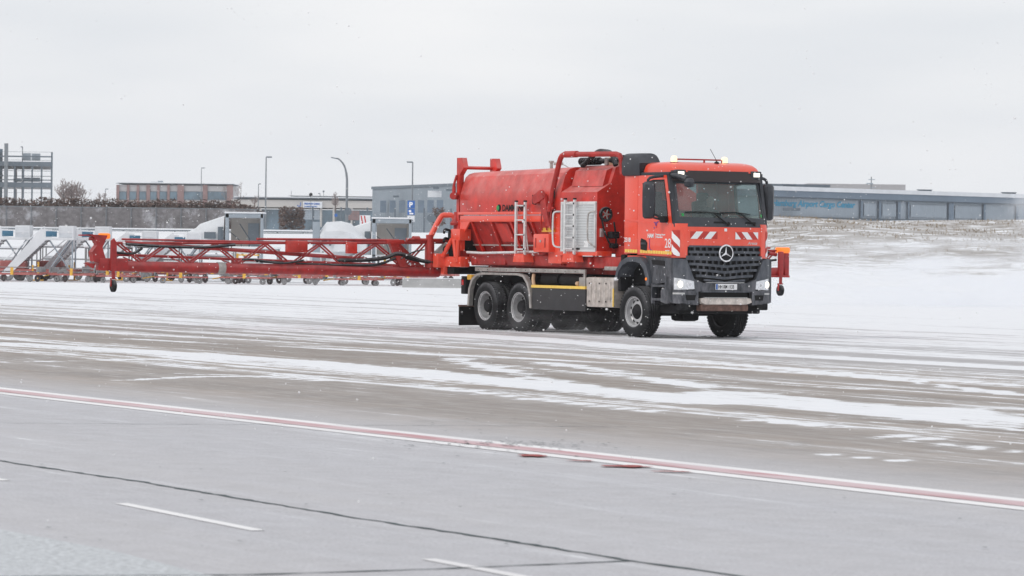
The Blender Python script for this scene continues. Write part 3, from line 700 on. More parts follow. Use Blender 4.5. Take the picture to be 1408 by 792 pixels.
# boom mount at the near rear corner
bm = nb()
bx(bm, -7.62, -7.2, -1.38, -1.08, 1.98, 2.24, .02)
for a, b in (((-7.6, -1.36, 2.0), (-7.9, -1.42, 1.62)), ((-7.3, -1.36, 2.0), (-7.35, -1.36, 1.5)), ((-7.5, -1.36, 2.0), (-7.4, -1.36, 1.6))): cyl(bm, a, b, .05)
bx(bm, -8.0, -7.2, -1.36, -1.1, 1.38, 1.62, .04); bx(bm, -8.25, -7.9, -1.55, -1.25, 1.36, 1.68, .03); bx(bm, -8.05, -7.9, -1.4, -1.2, 1.2, 1.4, .03)
P('boom_mount', bm, 'cab_red')
bm = nb()
bx(bm, -8.4, -7.6, -1.3, 1.3, 1.22, 1.40, .02); bx(bm, -8.2, -7.7, -1.15, 1.15, 1.5, 2.2, .06)
for z in (1.75, 1.95, 2.15): tube(bm, [(-7.8, -1.45, z), (-8.0, -1.3, z+.08), (-8.1, -1.0, z)], .03, 6, 3)
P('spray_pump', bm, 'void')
# --- booms, one each side
def boom(s, y0, y1, z0, z1):
    """s: -1 near side, +1 far side; y0 root, y1 tip"""
    X = -8.3; Ln = abs(y1-y0)
    def q(t, z, dx=0): return Vector((X+dx, y0+(y1-y0)*t, z+(z1-z0)*t))
    bm = nb(); cyl(bm, q(-.03, z0), q(1, z0+.0), .118, .116, 16); lower = P('boom', bm, 'boom_red')
    bm = nb(); cyl(bm, q(.65 if s < 0 else .3, z0), q(.672, z0), .130, .130, 16); P('clamp_collar', bm, 'steel', lower)
    bm = nb(); cyl(bm, q(.02, z0+.66), q(.98, z0+.50), .036, .03, 8); cyl(bm, q(.10, z0+.70), q(.55, z0+.655), .028, .028, 8); cyl(bm, q(.96, z0+.585), q(.35, z0+.60), .022, .022, 8); cyl(bm, q(-.12, z0+.68), q(.05, z0+.66), .03, seg=8)
    P('top_chord', bm, 'boom_red', lower)
    bm = nb(); cyl(bm, q(.0, z0+.12, -.35), q(.97, z0+.25, -.3), .035, .03, 8); cyl(bm, q(.2, z0+.26, -.05), q(.95, z0+.52, 0), .045, .04, 8)
    P('side_chord', bm, 'boom_red', lower)
    bm = nb(); tops = [.02, .177, .355, .525, .68, .827, .97]; bots = [.09, .28, .448, .61, .76, .905]; zt = lambda t: z0+.66-.16*t
    for k, tb in enumerate(bots):
        for tt in (tops[k], tops[k+1]):
            for dy in (-.03, .06):
                cyl(bm, q(tt, zt(tt)-.03)+Vector((0, dy, 0)), q(tb, z0+.10, .03)+Vector((0, dy, 0)), .021, seg=6)
            cyl(bm, q((tt+tb)/2, z0+.2, -.33), q(tb, z0+.06), .014, seg=6)
    P('lattice', bm, 'boom_red', lower)
    bm = nb()                                               # hinge links near the root
    prism(bm, [(y0+(y1-y0)*.075, z0+.62), (y0+(y1-y0)*.105, z0+.64), (y0+(y1-y0)*.155, z0+.12), (y0+(y1-y0)*.12, z0+.12)] if False else [(y0+s*.86, z0+.68), (y0+s*1.08, z0+.68), (y0+s*.80, z0+.10), (y0+s*.58, z0+.10)], 'x', X-.02, X+.1)
    prism(bm, [(y0+s*.72, z0+.66), (y0+s*.88, z0+.66), (y0+s*.26, z0+.10), (y0+s*.06, z0+.10)], 'x', X-.22, X-.12)
    bx(bm, X-.25, X+.12, min(y0+s*.7, y0+s*1.12), max(y0+s*.7, y0+s*1.12), z0+.62, z0+.72, .02)
    bx(bm, X-.1, X+.12, y0-.07, y0+.07, z0-.05, z0+.72, .02)
    P('hinge_link', bm, 'dark_red', lower)
    bm = nb()
    for k, (ta, tb) in enumerate(((.02, .12), (.285, .30), (.45, .465), (.61, .625))): bx(bm, X-.06, X+.05, min(q(ta, 0).y, q(tb, 0).y), max(q(ta, 0).y, q(tb, 0).y), z0+.02 if k else z0+.1, z0+.2 if k > 1 else z0+.16, .01)
    P('boom_bracket', bm, 'boom_red', lower)
    bm = nb()
    tube(bm, [q(-.02, z0+.22, .12), q(.03, z0+.24, .16), q(.07, z0+.33, .14), q(.11, z0+.40, .1), q(.15, z0+.30, .12), q(.21, z0+.24, .06), q(.3, z0+.22)], .045, 8, 4)
    tube(bm, [q(-.02, z0+.18, .05), q(.05, z0+.26, .05), q(.10, z0+.32, .05), q(.17, z0+.15, .08), q(.26, z0+.12, .06), q(.4, z0+.12), q(.55, z0+.17)], .03, 8, 4)
    tube(bm, [q(.40, z0+.22, .1), q(.48, z0+.13, .1), q(.56, z0+.20, .1), q(.60, z0+.2, .1)], .022, 8, 4)
    tube(bm, [q(.02, z0+.5, .05), q(.06, z0+.44, .1), q(.10, z0+.28, .1)], .016, 6, 4)
    tube(bm, [q(.62, z0+.52, .05), q(.75, z0+.44, .05), q(.95, z0+.48, .05)], .035, 6, 3); tube(bm, [q(.985, z0+.3, .02), q(.93, z0+.28, .02), q(.9, z0+.4, .02)], .03, 6, 3)
    P('boom_hose', bm, 'rubber', lower)
    for (ta, tb, zz, hh) in ((.40, .463, .44, .26), (.243, .273, .44, .22)):
        bm = nb(); bx(bm, X+.02, X+.16, min(q(ta, 0).y, q(tb, 0).y), max(q(ta, 0).y, q(tb, 0).y), q(ta, z0+zz-.06).z, q(ta, z0+zz+.20).z, .015); P('valve_box', bm, 'tank_red', lower)
    # tip
    yt = y1; zt = z1; bm = nb()
    if s < 0:
        bx(bm, X-.12, X+.12, yt-.25, yt+.42, zt-.10, zt+.17, .03)
        prism(bm, [(yt-.05, zt+.0), (yt-.38, zt+.10), (yt-.42, zt+.3), (yt-.30, zt+.45), (yt-.38, zt+.62), (yt-.50, zt+.68), (yt-.06, zt+.66), (yt-.18, zt+.4)], 'x', X-.1, X+.1)
        prism(bm, [(yt+.12, zt-.1), (yt-.02, zt-.1), (yt-.0, zt+.55), (yt+.06, zt+.6), (yt+.12, zt+.5)], 'x', X+.12, X+.18)
        bx(bm, X-.02, X+.06, yt-.70, yt, zt+.645, zt+.672, .005); bx(bm, X-.05, X+.05, yt-.45, yt-.1, zt+.55, zt+.62, .02)
        prism(bm, [(yt-.3, zt+.05), (yt-.58, zt+.06), (yt-.35, zt-.06)], 'x', X-.03, X+.03)
    else:
        bx(bm, X-.18, X+.14, yt-1.2, yt+.22, zt-.12, zt-.07, .01); bx(bm, X-.10, X-.04, yt-1.2, yt+.2, zt-.07, zt+.10, .01)
        bx(bm, X-.12, X+.08, yt+.12, yt+.24, zt-.12, zt+.46, .015); bx(bm, X-.06, X+.04, yt-1.2, yt+.2, zt+.50, zt+.54, .01)
        cyl(bm, (X, yt-.9, zt+.5), (X, yt-.15, zt+.0), .05); cyl(bm, (X+.02, yt-.55, zt+.5), (X+.02, yt-.1, zt+.42), .045); bx(bm, X+.12, X+.20, yt-.13, yt+.0, zt-.12, zt+.50, .02)
    P('tip_bracket', bm, 'boom_red', lower)
    if s > 0:
        bm = nb(); bx(bm, X-.12, X-.02, yt-.75, yt-.25, zt+.12, zt+.34, .03); P('tip_valve', bm, 'void', lower)
    bm = nb(); cyl(bm, (X+.15, yt-s*.05, zt-.08), (X+.16, yt-s*.06, zt-.28), .04); bx(bm, X+.13, X+.19, yt-s*.06-.07, yt-s*.06-.055, zt-.44, zt-.26, .004); bx(bm, X+.12, X+.20, yt-s*.06-.07, yt-s*.06+.05, zt-.29, zt-.26, .004); P('castor_fork', bm, 'boom_red', lower)
    bm = nb(); lathe(bm, [(.05, -.04), (.10, -.045), (.13, -.03), (.13, .03), (.10, .045), (.05, .04)], 24, 'y', (X+.15, yt-s*.06, zt-.43)); lathe(bm, [(.001, -.035), (.05, -.035), (.06, -.04)], 16, 'y', (X+.15, yt-s*.06, zt-.43)); P('castor_wheel', bm, 'rubber', lower)
    bm = nb(); bx(bm, X-.05, X+.09, yt-.24, yt+.02, zt+.58, zt+.71, .05) if s < 0 else bx(bm, X-.05, X+.09, yt-.10, yt+.26, zt+.46, zt+.60, .04)
    P('warning_lamp', bm, 'orange', lower)
    return lower
boom(-1, -1.55, -9.45, 1.26, 1.33); boom(1, 1.4, 8.0, 1.24, 1.32)
# slanting feed pipe and elbow at the near root
bm = nb(); tube(bm, [(-8.2, -1.62, 1.98), (-8.15, -1.36, 2.48), (-8.1, -1.25, 2.55), (-8.0, -1.1, 2.52), (-8.0, -1.02, 2.3)], .065, 10, 3); P('feed_pipe', bm, 'cab_red')
bm = nb(); cyl(bm, (-8.2, -1.6, 1.35), (-8.2, -1.6, 2.1), .085); cyl(bm, (-8.2, -2.2, 1.98), (-8.2, -1.0, 1.98), .04); cyl(bm, (-8.25, -2.0, 1.98), (-8.25, -1.85, 1.98), .09)
P('boom_post', bm, 'dark_red')
bm = nb(); cyl(bm, (-8.3, -1.3, 1.6), (-8.3, -1.0, 1.85), .17); bx(bm, -8.3, -8.0, -1.1, -.8, 1.6, 2.0, .05); P('pump_motor', bm, 'steel')
# --- chassis side equipment, near side
bm = nb(); bx(bm, -6.75, -2.0, -1.23, -1.19, 1.30, 1.385, .004); bx(bm, -2.06, -2.0, -1.23, -1.19, .98, 1.30, .004); sr = P('side_rail', bm, 'steel')
bm = nb()
for k in range(11): cyl(bm, (-6.6+.42*k, -1.23, 1.34), (-6.6+.42*k, -1.235, 1.34), .012, seg=8)
P('bolt', bm, 'black', sr)
def fenderpts(zoff=0): return [(-7.02+zoff*.0, .52), (-6.98, .9), (-6.86, 1.12), (-6.64, 1.24), (-6.4, 1.275), (-4.75, 1.275), (-4.5, 1.23), (-4.33, 1.08), (-4.22, .85), (-4.18, .52)]
for s in (-1, 1):
    bm = nb(); o_ = [(p[0], p[1]) for p in fenderpts()]; i_ = []
    cx, cz = -5.6, .6
    for (x, z) in o_: k = 1-.075/math.hypot(x-cx, z-cz); i_.append((cx+(x-cx)*k, cz+(z-cz)*k))
    ss = lambda pts: pts
    A = [[(x, s*1.27, z), (x, s*1.17, z), (xi, s*1.17, zi), (xi, s*1.27, zi)] for (x, z), (xi, zi) in zip(o_, i_)]
    loft(bm, A); mg = P('mudguard', bm, 'steel', ang=50); bm = nb()
    A = [[(x*.998-.01, s*1.165, z), (x*.998-.01, s*.72, z), (xi, s*.72, zi), (xi, s*1.165, zi)] for (x, z), (xi, zi) in zip(o_, i_)]
    loft(bm, A); P('guard_liner', bm, 'black', mg, ang=50)
bm = nb(); bx(bm, -4.2, -1.95, -1.24, -1.20, .50, .965, .006); sg = P('side_guard', bm, M['guard'])
bm = nb(); bx(bm, -4.22, -1.95, -1.255, -1.17, .968, 1.03, .01); P('guard_rail', bm, 'tape', sg)
for x0, x1 in ((-4.0, -3.3), (-3.2, -2.25)):
    bm = nb(); cyl(bm, (x0, -1.0, 1.14), (x1, -1.0, 1.14), .15, seg=20); P('air_tank', bm, 'void')
bm = nb(); cyl(bm, (-2.4, -1.18, 1.08), (-2.3, -1.18, 1.08), .05); tube(bm, [(-4.28, -1.15, 1.25), (-4.22, -1.2, 1.15), (-4.18, -1.2, 1.02)], .04, 8, 3); P('brass_fitting', bm, 'tan')
bm = nb(); bx(bm, -1.90, -.80, -1.25, -.85, .60, 1.23, .035)
for k in range(5): bx(bm, -1.78+.2*k, -1.70+.2*k, -1.262, -1.25, .70, 1.14, .008)
bb = P('battery_box', bm, 'skid')
bm = nb()
for x in (-1.75, -1.35, -1.08):
    for z in (.72, 1.1): cyl(bm, (x, -1.262, z), (x, -1.272, z), .018, seg=8)
P('bolt', bm, 'black', bb)
bm = nb(); bx(bm, -.83, -.79, -1.256, -1.24, .62, 1.0); P('marker_strip', bm, 'tape', bb)
bm = nb(); bx(bm, -2.3, -1.9, -1.2, -.9, 1.02, 1.22, .02); bx(bm, -1.35, -.7, -1.15, -.8, 1.38, 1.46, .01); P('step_plate', bm, 'steel')
bm = nb(); bx(bm, -7.10, -7.06, -1.44, -.75, .08, .50, .005); mf = P('mudflap', bm, 'black')
bm = nb(); bx(bm, -7.11, -7.05, -1.45, -.74, .50, .54, .005); P('flap_holder', bm, 'rust', mf)
bm = nb(); bx(bm, -7.35, -7.15, -1.25, -1.02, .78, 1.18, .02); tl = P('tail_lamp', bm, 'black')
bm = nb(); bx(bm, -7.37, -7.34, -1.24, -1.04, .98, 1.1, .004); bx(bm, -7.3, -7.22, -1.262, -1.25, .98, 1.1, .004); P('red_lens', bm, 'redlens', tl)
bm = nb(); bx(bm, -7.1, -6.9, -1.24, -1.0, 1.1, 1.22, .02); P('tow_eye', bm, 'yellow')

# --- cab
YS = 1.15
cabroot = nb()
# back wall, floor, rear side panels (outside skins)
for q in ((-1.12, -.12, 1.72, 3.36), (.62, 1.12, 1.72, 3.36), (-.12, .62, 1.72, 2.66), (-.12, .62, 3.22, 3.36)): bx(cabroot, -.55, -.50, *q)
bx(cabroot, -.5, 1.35, -1.10, 1.10, 1.62, 1.70)
cabo = P('cab', cabroot, 'cab_red')
for s in (-1, 1):
    bm = nb(); y0, y1 = s*YS, s*(YS-.05)
    bx(bm, -.56, -.045, min(y0, y1), max(y0, y1), 1.74, 3.36, .006); P('side_panel', bm, 'cab_red', cabo)
    outer = [(-.03, 1.72), (-.03, 2.6), (-.03, 3.36), (.5, 3.365), (1.09, 3.36), (1.27, 2.75), (1.37, 2.30), (1.38, 1.70), (.7, 1.70)]
    inner = [(.24, 2.60), (.20, 2.80), (.14, 3.20), (.55, 3.27), (1.00, 3.27), (1.13, 2.80), (1.20, 2.42), (1.12, 2.37), (.72, 2.50)]
    bm = nb(); ringplate(bm, outer, inner, y0*1.002, y1); dr = P('door', bm, 'cab_red', cabo)
    inner2 = [(.25+.03, 2.63), (.235, 2.81), (.18, 3.17), (.56, 3.235), (.975, 3.235), (1.095, 2.80), (1.16, 2.45), (1.11, 2.41), (.73, 2.535)]
    bm = nb(); ringplate(bm, inner, inner2, y0*1.004, y1); P('window_seal', bm, 'black', dr)
    bm = nb(); prism(bm, inner2, 'y', y0*.985, y0*.98); P('side_window', bm, 'sideglass', dr)
    bm = nb(); prism(bm, [(.10, 1.83), (.34, 1.80), (.36, 1.96), (.30, 2.02), (.12, 2.06), (.09, 2.0)], 'y', y0*1.001, y0*1.008); dh = P('door_handle', bm, 'black', dr)
    bm = nb(); bx(bm, .12, .32, min(y0*1.008, y0*1.02), max(y0*1.008, y0*1.02), 1.93, 1.97, .008)
    P('handle_grip', bm, 'plastic', dh) if False else P('handle_grip', bm, 'plastic', dr)
    # crease below the window
    bm = nb(); prism(bm, [(-.5, 2.46), (-.03, 2.44), (.7, 2.32), (.72, 2.28), (-.03, 2.40), (-.5, 2.43)], 'y', y0*1.0, y0*1.014); P('door_crease', bm, 'cab_red', dr)
    # reflective tape along the lower edge
    bm = nb()
    for k in range(19):
        x = -.52+.10*k
        if -.06 < x < -.0: continue
        zc = 1.80-.035*(k/18); bx(bm, x, x+.085, min(y0*1.003, y0*1.006), max(y0*1.003, y0*1.006), zc-.035, zc+.03)
    P('reflective_tape', bm, 'tape', cabo)
    # pillar
    bm = nb(); prism(bm, [(1.09, 3.36), (1.19, 3.36), (1.46, 2.30), (1.375, 2.30)], 'y', y0*.995, y0*.93); P('window_pillar', bm, 'plastic', cabo)
    bm = nb(); bx(bm, -.56, 1.2, min(s*1.155, s*1.05), max(s*1.155, s*1.05), 3.36, 3.425, .01); P('gutter', bm, 'plastic', cabo)
# near door writing
dn = cabo
text('28', .27, 'white', dn, (1.05, -1.1565, 1.87), SIDE, 'fleet_number', .0, sx=.92)
text('2318', .125, 'white', dn, (-.545, -1.1565, 1.985), SIDE, 'unit_number', .003, sx=.98)
text('HAM', .115, 'white', dn, (.37, -1.1575, 2.075), SIDE, 'airport_logo', .004, sx=.92)
bm = nb(); bx(bm, .665, .675, -1.1585, -1.156, 2.06, 2.17); P('logo_bar', bm, 'white', dn)
text('Hamburg Airport', .05, 'white', dn, (.70, -1.1565, 2.122), SIDE, 'logo_text', .0015, sx=.98); text('Winterdienst', .05, 'white', dn, (.70, -1.1565, 2.07), SIDE, 'logo_text', .0015, sx=.9)
text('www.ham', .04, 'white', dn, (1.08, -1.1565, 1.80), SIDE, 'small_print', .001); text('3,5 t', .035, 'white', dn, (-.4, -1.1565, 1.90), SIDE, 'small_print', .001)
bm = nb()
prism(bm, [(.60, 2.27), (.66, 2.36), (.60, 2.385), (.62, 2.40), (.69, 2.39), (.78, 2.42), (.79, 2.40), (.725, 2.365), (.70, 2.27), (.68, 2.28), (.69, 2.35), (.63, 2.26)], 'y', -1.1565, -1.1535)
prism(bm, [(.43, 2.05), (.455, 2.05), (.45, 1.90), (.48, 1.83), (.56, 1.82), (.55, 1.80), (.47, 1.81), (.43, 1.88)], 'y', -1.1565, -1.1535)
P('aircraft_logo', bm, 'purple', dn)
# roof
bm = nb(); secs = []
for x, zt, hw in ((-.56, 3.60, 1.08), (-.50, 3.62, 1.10), (.2, 3.645, 1.10), (.8, 3.65, 1.09), (1.05, 3.62, 1.07), (1.18, 3.57, 1.05), (1.26, 3.50, 1.03), (1.29, 3.44, 1.02)):
    b0 = 3.42; s_ = []
    for k in range(21):
        a = pi*k/20; cy = cos(a); sy = sin(a)
        s_.append((x, hw*(abs(cy)**.2)*(1 if cy > 0 else -1), b0+(zt-b0)*(sy**.5 if sy > 0 else 0)))
    secs.append(s_)
loft(bm, secs); P('roof', bm, 'cab_red', cabo)
bm = nb(); bx(bm, -.5, 1.2, -1.06, 1.06, 3.36, 3.42); P('headliner', bm, 'seat', cabo)
# sun visor with lamps
bm = nb(); fpatch(bm, [(-1.08, 3.24), (1.08, 3.24), (1.06, 3.46), (-1.06, 3.46)], .10, .09, 16, 4); sv = P('sun_visor', bm, 'visor', cabo)
for y in (-.93, .93):
    bm = nb(); bx(bm, fx(y, 3.4)+.02, fx(y, 3.4)+.15, y-.13, y+.13, 3.30, 3.475, .03); P('visor_lamp_housing', bm, 'plastic', sv)
    bm = nb(); bx(bm, fx(y, 3.4)+.145, fx(y, 3.4)+.165, y-.075, y+.075, 3.355, 3.44, .008); P('visor_lamp', bm, 'lamp', sv)
# windscreen, surround, cowl
bm = nb(); fpatch(bm, [(-1.04, 2.48), (1.04, 2.48), (1.0, 3.235), (-1.0, 3.235)], .0, .012, 20, 8); ws = P('windscreen', bm, 'glass', cabo)
bm = nb(); fpatch(bm, [(-1.115, 2.30), (1.115, 2.30), (1.105, 2.50), (-1.105, 2.50)], .012, .05, 20, 2)
for s in (-1, 1): fpatch(bm, [(s*1.12, 2.4), (s*1.035, 2.4), (s*.995, 3.26), (s*1.09, 3.26)], .014, .05, 3, 6)
fpatch(bm, [(-1.08, 3.2), (1.08, 3.2), (1.07, 3.42), (-1.07, 3.42)], .01, .04, 16, 3); P('windscreen_frame', bm, 'plastic', ws)
bm = nb()
for y0 in (-.28, .50): fpatch(bm, [(y0, 2.38), (y0+.30, 2.38), (y0+.28, 2.42), (y0+.02, 2.42)], .016, .006, 3, 1)
P('air_slot', bm, 'black', ws)
for (yp, yt) in ((.06, -.92), (.72, -.10)):
    bm = nb(); f3 = lambda y, z: (fx(y, z)+.05, y, z)
    tube(bm, [f3(yp, 2.36), f3(yp-.22, 2.52), f3(yp-.30, 2.585)], .016, 6); cyl(bm, f3(yp, 2.35), f3(yp+.02, 2.40), .03)
    tube(bm, [f3(yt+.0, 2.60), f3((yt+yp-.1)/2, 2.61), f3(yp-.08, 2.575)], .013, 6, 4); P('wiper', bm, 'black', cabo)
bm = nb(); fpatch(bm, [(-.98, 2.52), (-.93, 2.52), (-.93, 2.58), (-.98, 2.58)], .006, .002, 1, 1); fpatch(bm, [(.95, 2.52), (1.0, 2.52), (1.0, 2.58), (.95, 2.58)], .006, .002, 1, 1); P('sticker', bm, 'green', ws)
# red front panel
bm = nb(); fpatch(bm, [(-.93, 1.90), (.93, 1.90), (.95, 2.305), (-.95, 2.305)], .02, .06, 20, 3); fp = P('front_panel', bm, 'cab_red', cabo)
PLAN = [(fx(.90)+.022, .90), (fx(.96)+.026, .96), (fx(1.03)+.026, 1.03), (1.515, 1.095), (1.45, 1.145), (1.385, 1.165)]
def ffx(y, z=0):
    a = abs(y); x = fx(min(a, 1.10), 0)
    return x
for s in (-1, 1):
    bm = nb(); secs = []
    plan = PLAN
    rows = [(1.67, 1.0), (2.0, 1.0), (2.26, 1.0), (2.34, .995), (2.37, .985)]
    for z, k in rows:
        secs.append([(x-(.012 if z > 2.3 else 0), s*y*k, z) for x, y in plan]+[(1.385, s*1.11*k, z), (1.50, s*.90, z)])
    loft(bm, secs); P('corner_panel', bm, 'cab_red', cabo, 40)
bm = nb(); fpatch(bm, [(-.03, 2.22), (.03, 2.22), (.03, 2.28), (-.03, 2.28)], .03, .01, 2, 2); P('washer_cap', bm, 'white', fp)
def chevron(y0, y1, z0, z1, dirn, n):
    """diagonal red and white reflective board"""
    bm = nb(); fpatch(bm, [(y0, z0), (y1, z0), (y1, z1), (y0, z1)], .027, .006, 6, 1); P('hazard_board', bm, 'wred', fp)
    bm = nb(); hh = z1-z0; wdt = (y1-y0)/n
    for k in range(-1, n+1):
        a = y0+k*wdt; c = [(a, z0), (a+wdt*.5, z0), (a+wdt*.5+dirn*hh*.9, z1), (a+dirn*hh*.9, z1)]
        # clip to the board
        pts = clip(c, y0, y1)
        if len(pts) > 2:
            vs = [bm.verts.new((fx(p[0])+.030, p[0], p[1])) for p in pts]
            bm.faces.new(vs)
    bmesh.ops.recalc_face_normals(bm, faces=bm.faces)
    P('hazard_stripe', bm, 'white', fp)
def clip(c, lo, hi):
    for lim, sg_ in ((lo, 1), (hi, -1)):
        out = []
        for i in range(len(c)):
            p, q = c[i], c[(i+1) % len(c)]; a, b = (p[0]-lim)*sg_, (q[0]-lim)*sg_
            if a >= 0: out.append(p)
            if a*b < 0: t = a/(a-b); out.append((p[0]+(q[0]-p[0])*t, p[1]+(q[1]-p[1])*t))
        c = out
        if not c: break
    return c
chevron(-.84, -.20, 2.06, 2.21, 1, 2); chevron(.24, .82, 2.06, 2.21, -1, 2)
# side hazard stripes on the near corner and far corner
for s in (-1, 1):
    bm = nb()
    cp_ = [(1.392, 1.169), (1.452, 1.151), (1.519, 1.101), (fx(1.045)+.031, 1.05)]; q2 = nb()
    for k in range(3):
        a, b = cp_[k], cp_[k+1]; vs = [q2.verts.new(p) for p in ((a[0], s*a[1], 2.23-.07*k*.0), (b[0], s*b[1], 2.23), (b[0], s*b[1], 1.70), (a[0], s*a[1], 1.70))]; q2.faces.new(vs)
    P('hazard_board', q2, 'wred', cabo)
    for top, hh in ((2.22, .15), (1.95, .15)):
        for k in range(3):
            a, b = cp_[k], cp_[k+1]; e = .0035; za, zb2 = top-.065*k, top-.065*(k+1); lo = 1.702
            vs = [bm.verts.new(p) for p in ((a[0]+e, s*(a[1]+e), za), (b[0]+e, s*(b[1]+e), zb2), (b[0]+e, s*(b[1]+e), max(lo, zb2-hh)), (a[0]+e, s*(a[1]+e), max(lo, za-hh)))]
            bm.faces.new(vs)
    bmesh.ops.remove_doubles(bm, verts=bm.verts, dist=.0005)
    P('hazard_stripe', bm, 'white', cabo)
text('Arocs', .085, 'alu', fp, (fx(.7)+.03, .56, 1.955), (pi/2, 0, pi/2+.06), 'model_badge', .002, .3, sx=1.15)
# --- grille: dark recess, slats, blocks between slats
def gz(y, z): return z
gr = nb(); fpatch(gr, [(-.60, 1.15), (.60, 1.15), (.92, 1.62), (-.92, 1.62)], -.06, .04, 16, 4); fpatch(gr, [(-.90, 1.60), (.90, 1.60), (.90, 1.90), (-.90, 1.90)], -.06, .04, 16, 2)
gro = P('grille', gr, 'black', cabo)
slats = [(1.905, .87, .020), (1.79, .87, .026), (1.67, .93, .045), (1.545, .86, .026), (1.425, .80, .026), (1.305, .70, .026), (1.215, .5, .02)]
for i, (z, hw, hh) in enumerate(slats):
    bm = nb()
    for s in (-1, 1):
        drop = .085 if i >= 3 else .03 if i == 2 else .0; pts = 8
        for k in range(pts):
            a, b = k/pts, (k+1)/pts; za = z-drop*(1-a)**1.5*.6+.0; zb_ = z-drop*(1-b)**1.5*.6
            c = [(s*hw*a, za-hh), (s*hw*b, zb_-hh), (s*hw*b, zb_+hh), (s*hw*a, za+hh)]
            fpatch(bm, c if s > 0 else [c[1], c[0], c[3], c[2]], .03, .06, 1, 1)
    bmesh.ops.remove_doubles(bm, verts=bm.verts, dist=.0005); P('grille_slat', bm, 'plastic_lt', gro)
bm = nb()
for i in range(6):
    z = (slats[i][0]+slats[i+1][0])/2; hw = min(slats[i][1], slats[i+1][1]); n = int(hw/.14)
    if i < 5:
        for k in range(-n, n+1):
            y = k*.145+(.0725 if i % 2 else 0)
            if abs(y) > hw-.02 or (abs(y) < .2 and i < 2): continue
            zz = z-(.04 if i >= 2 else .0)*(1-abs(y))**1.5
            fpatch(bm, [(y-.020, zz-.05), (y+.020, zz-.05), (y+.020, zz+.05), (y-.020, zz+.05)], .005, .05, 1, 1)
P('grille_block', bm, 'plastic', gro)
bm = nb(); fpatch(bm, [(-.46, 1.160), (.46, 1.160), (.47, 1.172), (-.47, 1.172)], .055, .06, 10, 1); P('grille_trim', bm, 'alu', gro)
# round star emblem
xe = fx(0)+.055
bm = nb(); cyl(bm, (xe-.03, 0, 1.77), (xe, 0, 1.77), .165, seg=40); em = P('emblem', bm, 'black', gro)
bm = nb(); lathe(bm, [(.150, xe-.02), (.150, xe+.015), (.165, xe+.025), (.180, xe+.012), (.182, xe-.03)], 48, 'x', (0, 0, 1.77))
for k in range(3):
    a = pi/2+2*pi*k/3; d = Vector((0, cos(a), sin(a))); n = Vector((0, -sin(a), cos(a))); c0 = Vector((xe+.004, 0, 1.77))
    t0 = c0+d*.155; l0 = c0+n*.026-d*.0; r0 = c0-n*.026; top = c0+Vector((.022, 0, 0))
    V_ = [bm.verts.new(p) for p in (t0, l0, r0, top)]
    bm.faces.new((V_[0], V_[1], V_[3])); bm.faces.new((V_[0], V_[3], V_[2]))
P('emblem_star', bm, 'chrome', gro, 10)
# --- bumper
def bfx(y, z=0):
    x = 1.70-.05*y*y
    if abs(y) > .95: x -= ((abs(y)-.95)/.30)**2*.22
    return x
def bp(name, c, off=0, th=.1, m_='plastic', nu=8, nv=3, par=None):
    bm = nb(); fpatch(bm, c, off, th, nu, nv, f=bfx); return P(name, bm, m_, par or TR)
bmp = bp('bumper', [(-.52, .98), (.52, .98), (.52, 1.16), (-.52, 1.16)], 0, .14)
for s in (-1, 1):
    k = lambda L_: L_ if s > 0 else [L_[1], L_[0], L_[3], L_[2]]
    bp('bumper_corner', k([(s*.74, 1.19), (s*1.22, 1.27), (s*1.23, 1.66), (s*.94, 1.64)]), .0, .12, 'plastic_lt', par=bmp, nu=8, nv=6)
    bp('bumper_corner', k([(s*.50, .98), (s*.74, .98), (s*.765, 1.24), (s*.50, 1.14)]), .0, .12, par=bmp)
    bp('bumper_corner', k([(s*1.17, 1.0), (s*1.235, 1.0), (s*1.235, 1.28), (s*1.17, 1.26)]), -.005, .12, par=bmp)
    bp('bumper_corner', k([(s*.66, .70), (s*1.22, .74), (s*1.235, 1.02), (s*.66, .995)]), .0, .14, par=bmp, nu=8)
    bp('fog_lamp_recess', k([(s*.74, .80), (s*.94, .80), (s*.96, .91), (s*.72, .91)]), .006, .02, 'black', par=bmp)
    # headlamp
    hc = [(s*.72, 1.03), (s*1.18, 1.01), (s*1.18, 1.27), (s*.76, 1.19)]
    hl = bp('headlamp', k(hc), -.01, .05, 'lens', nu=10, nv=3)
    yy = s*1.05; bm = nb(); lathe(bm, [(.001, bfx(yy)+.012), (.05, bfx(yy)+.008), (.075, bfx(yy)-.015)], 20, 'x', (0, yy, 1.125)); P('lamp_bulb', bm, 'lamp', hl)
    yy = s*.87; bm = nb(); lathe(bm, [(.03, bfx(yy)-.0), (.055, bfx(yy)+.006), (.06, bfx(yy)-.015)], 20, 'x', (0, yy, 1.11)); P('lamp_reflector', bm, 'chrome', hl)
    bp('lamp_trim', k([(s*.98, .92), (s*1.20, .92), (s*1.20, .955), (s*.98, .955)]), .008, .02, 'alu', par=bmp)
    # bumper side return
    bm = nb(); y0 = s*1.235
    prism(bm, [(1.35, 1.66), (1.49, 1.66), (1.50, .76), (1.30, .72), (1.05, .76), (1.05, 1.0), (1.22, 1.05), (1.22, 1.66)], 'y', min(y0, y0-s*.06), max(y0, y0-s*.06)); P('bumper_return', bm, 'plastic', bmp)
bp('radiator_inlet', [(-.66, .84), (.66, .84), (.60, 1.0), (-.60, 1.0)], -.12, .05, 'black', par=bmp)
bp('bumper_lip', [(-.60, .965), (.60, .965), (.52, .99), (-.52, .99)], .02, .06, 'plastic_lt', par=bmp)
bm = nb(); secs = []
for y, z0, z1 in [(-.62, .74, .84), (-.5, .70, .85), (.5, .70, .85), (.62, .74, .84)]: secs.append([(1.74, y, z0+.02), (1.70, y, z1), (1.60, y, z1), (1.62, y, z0)])
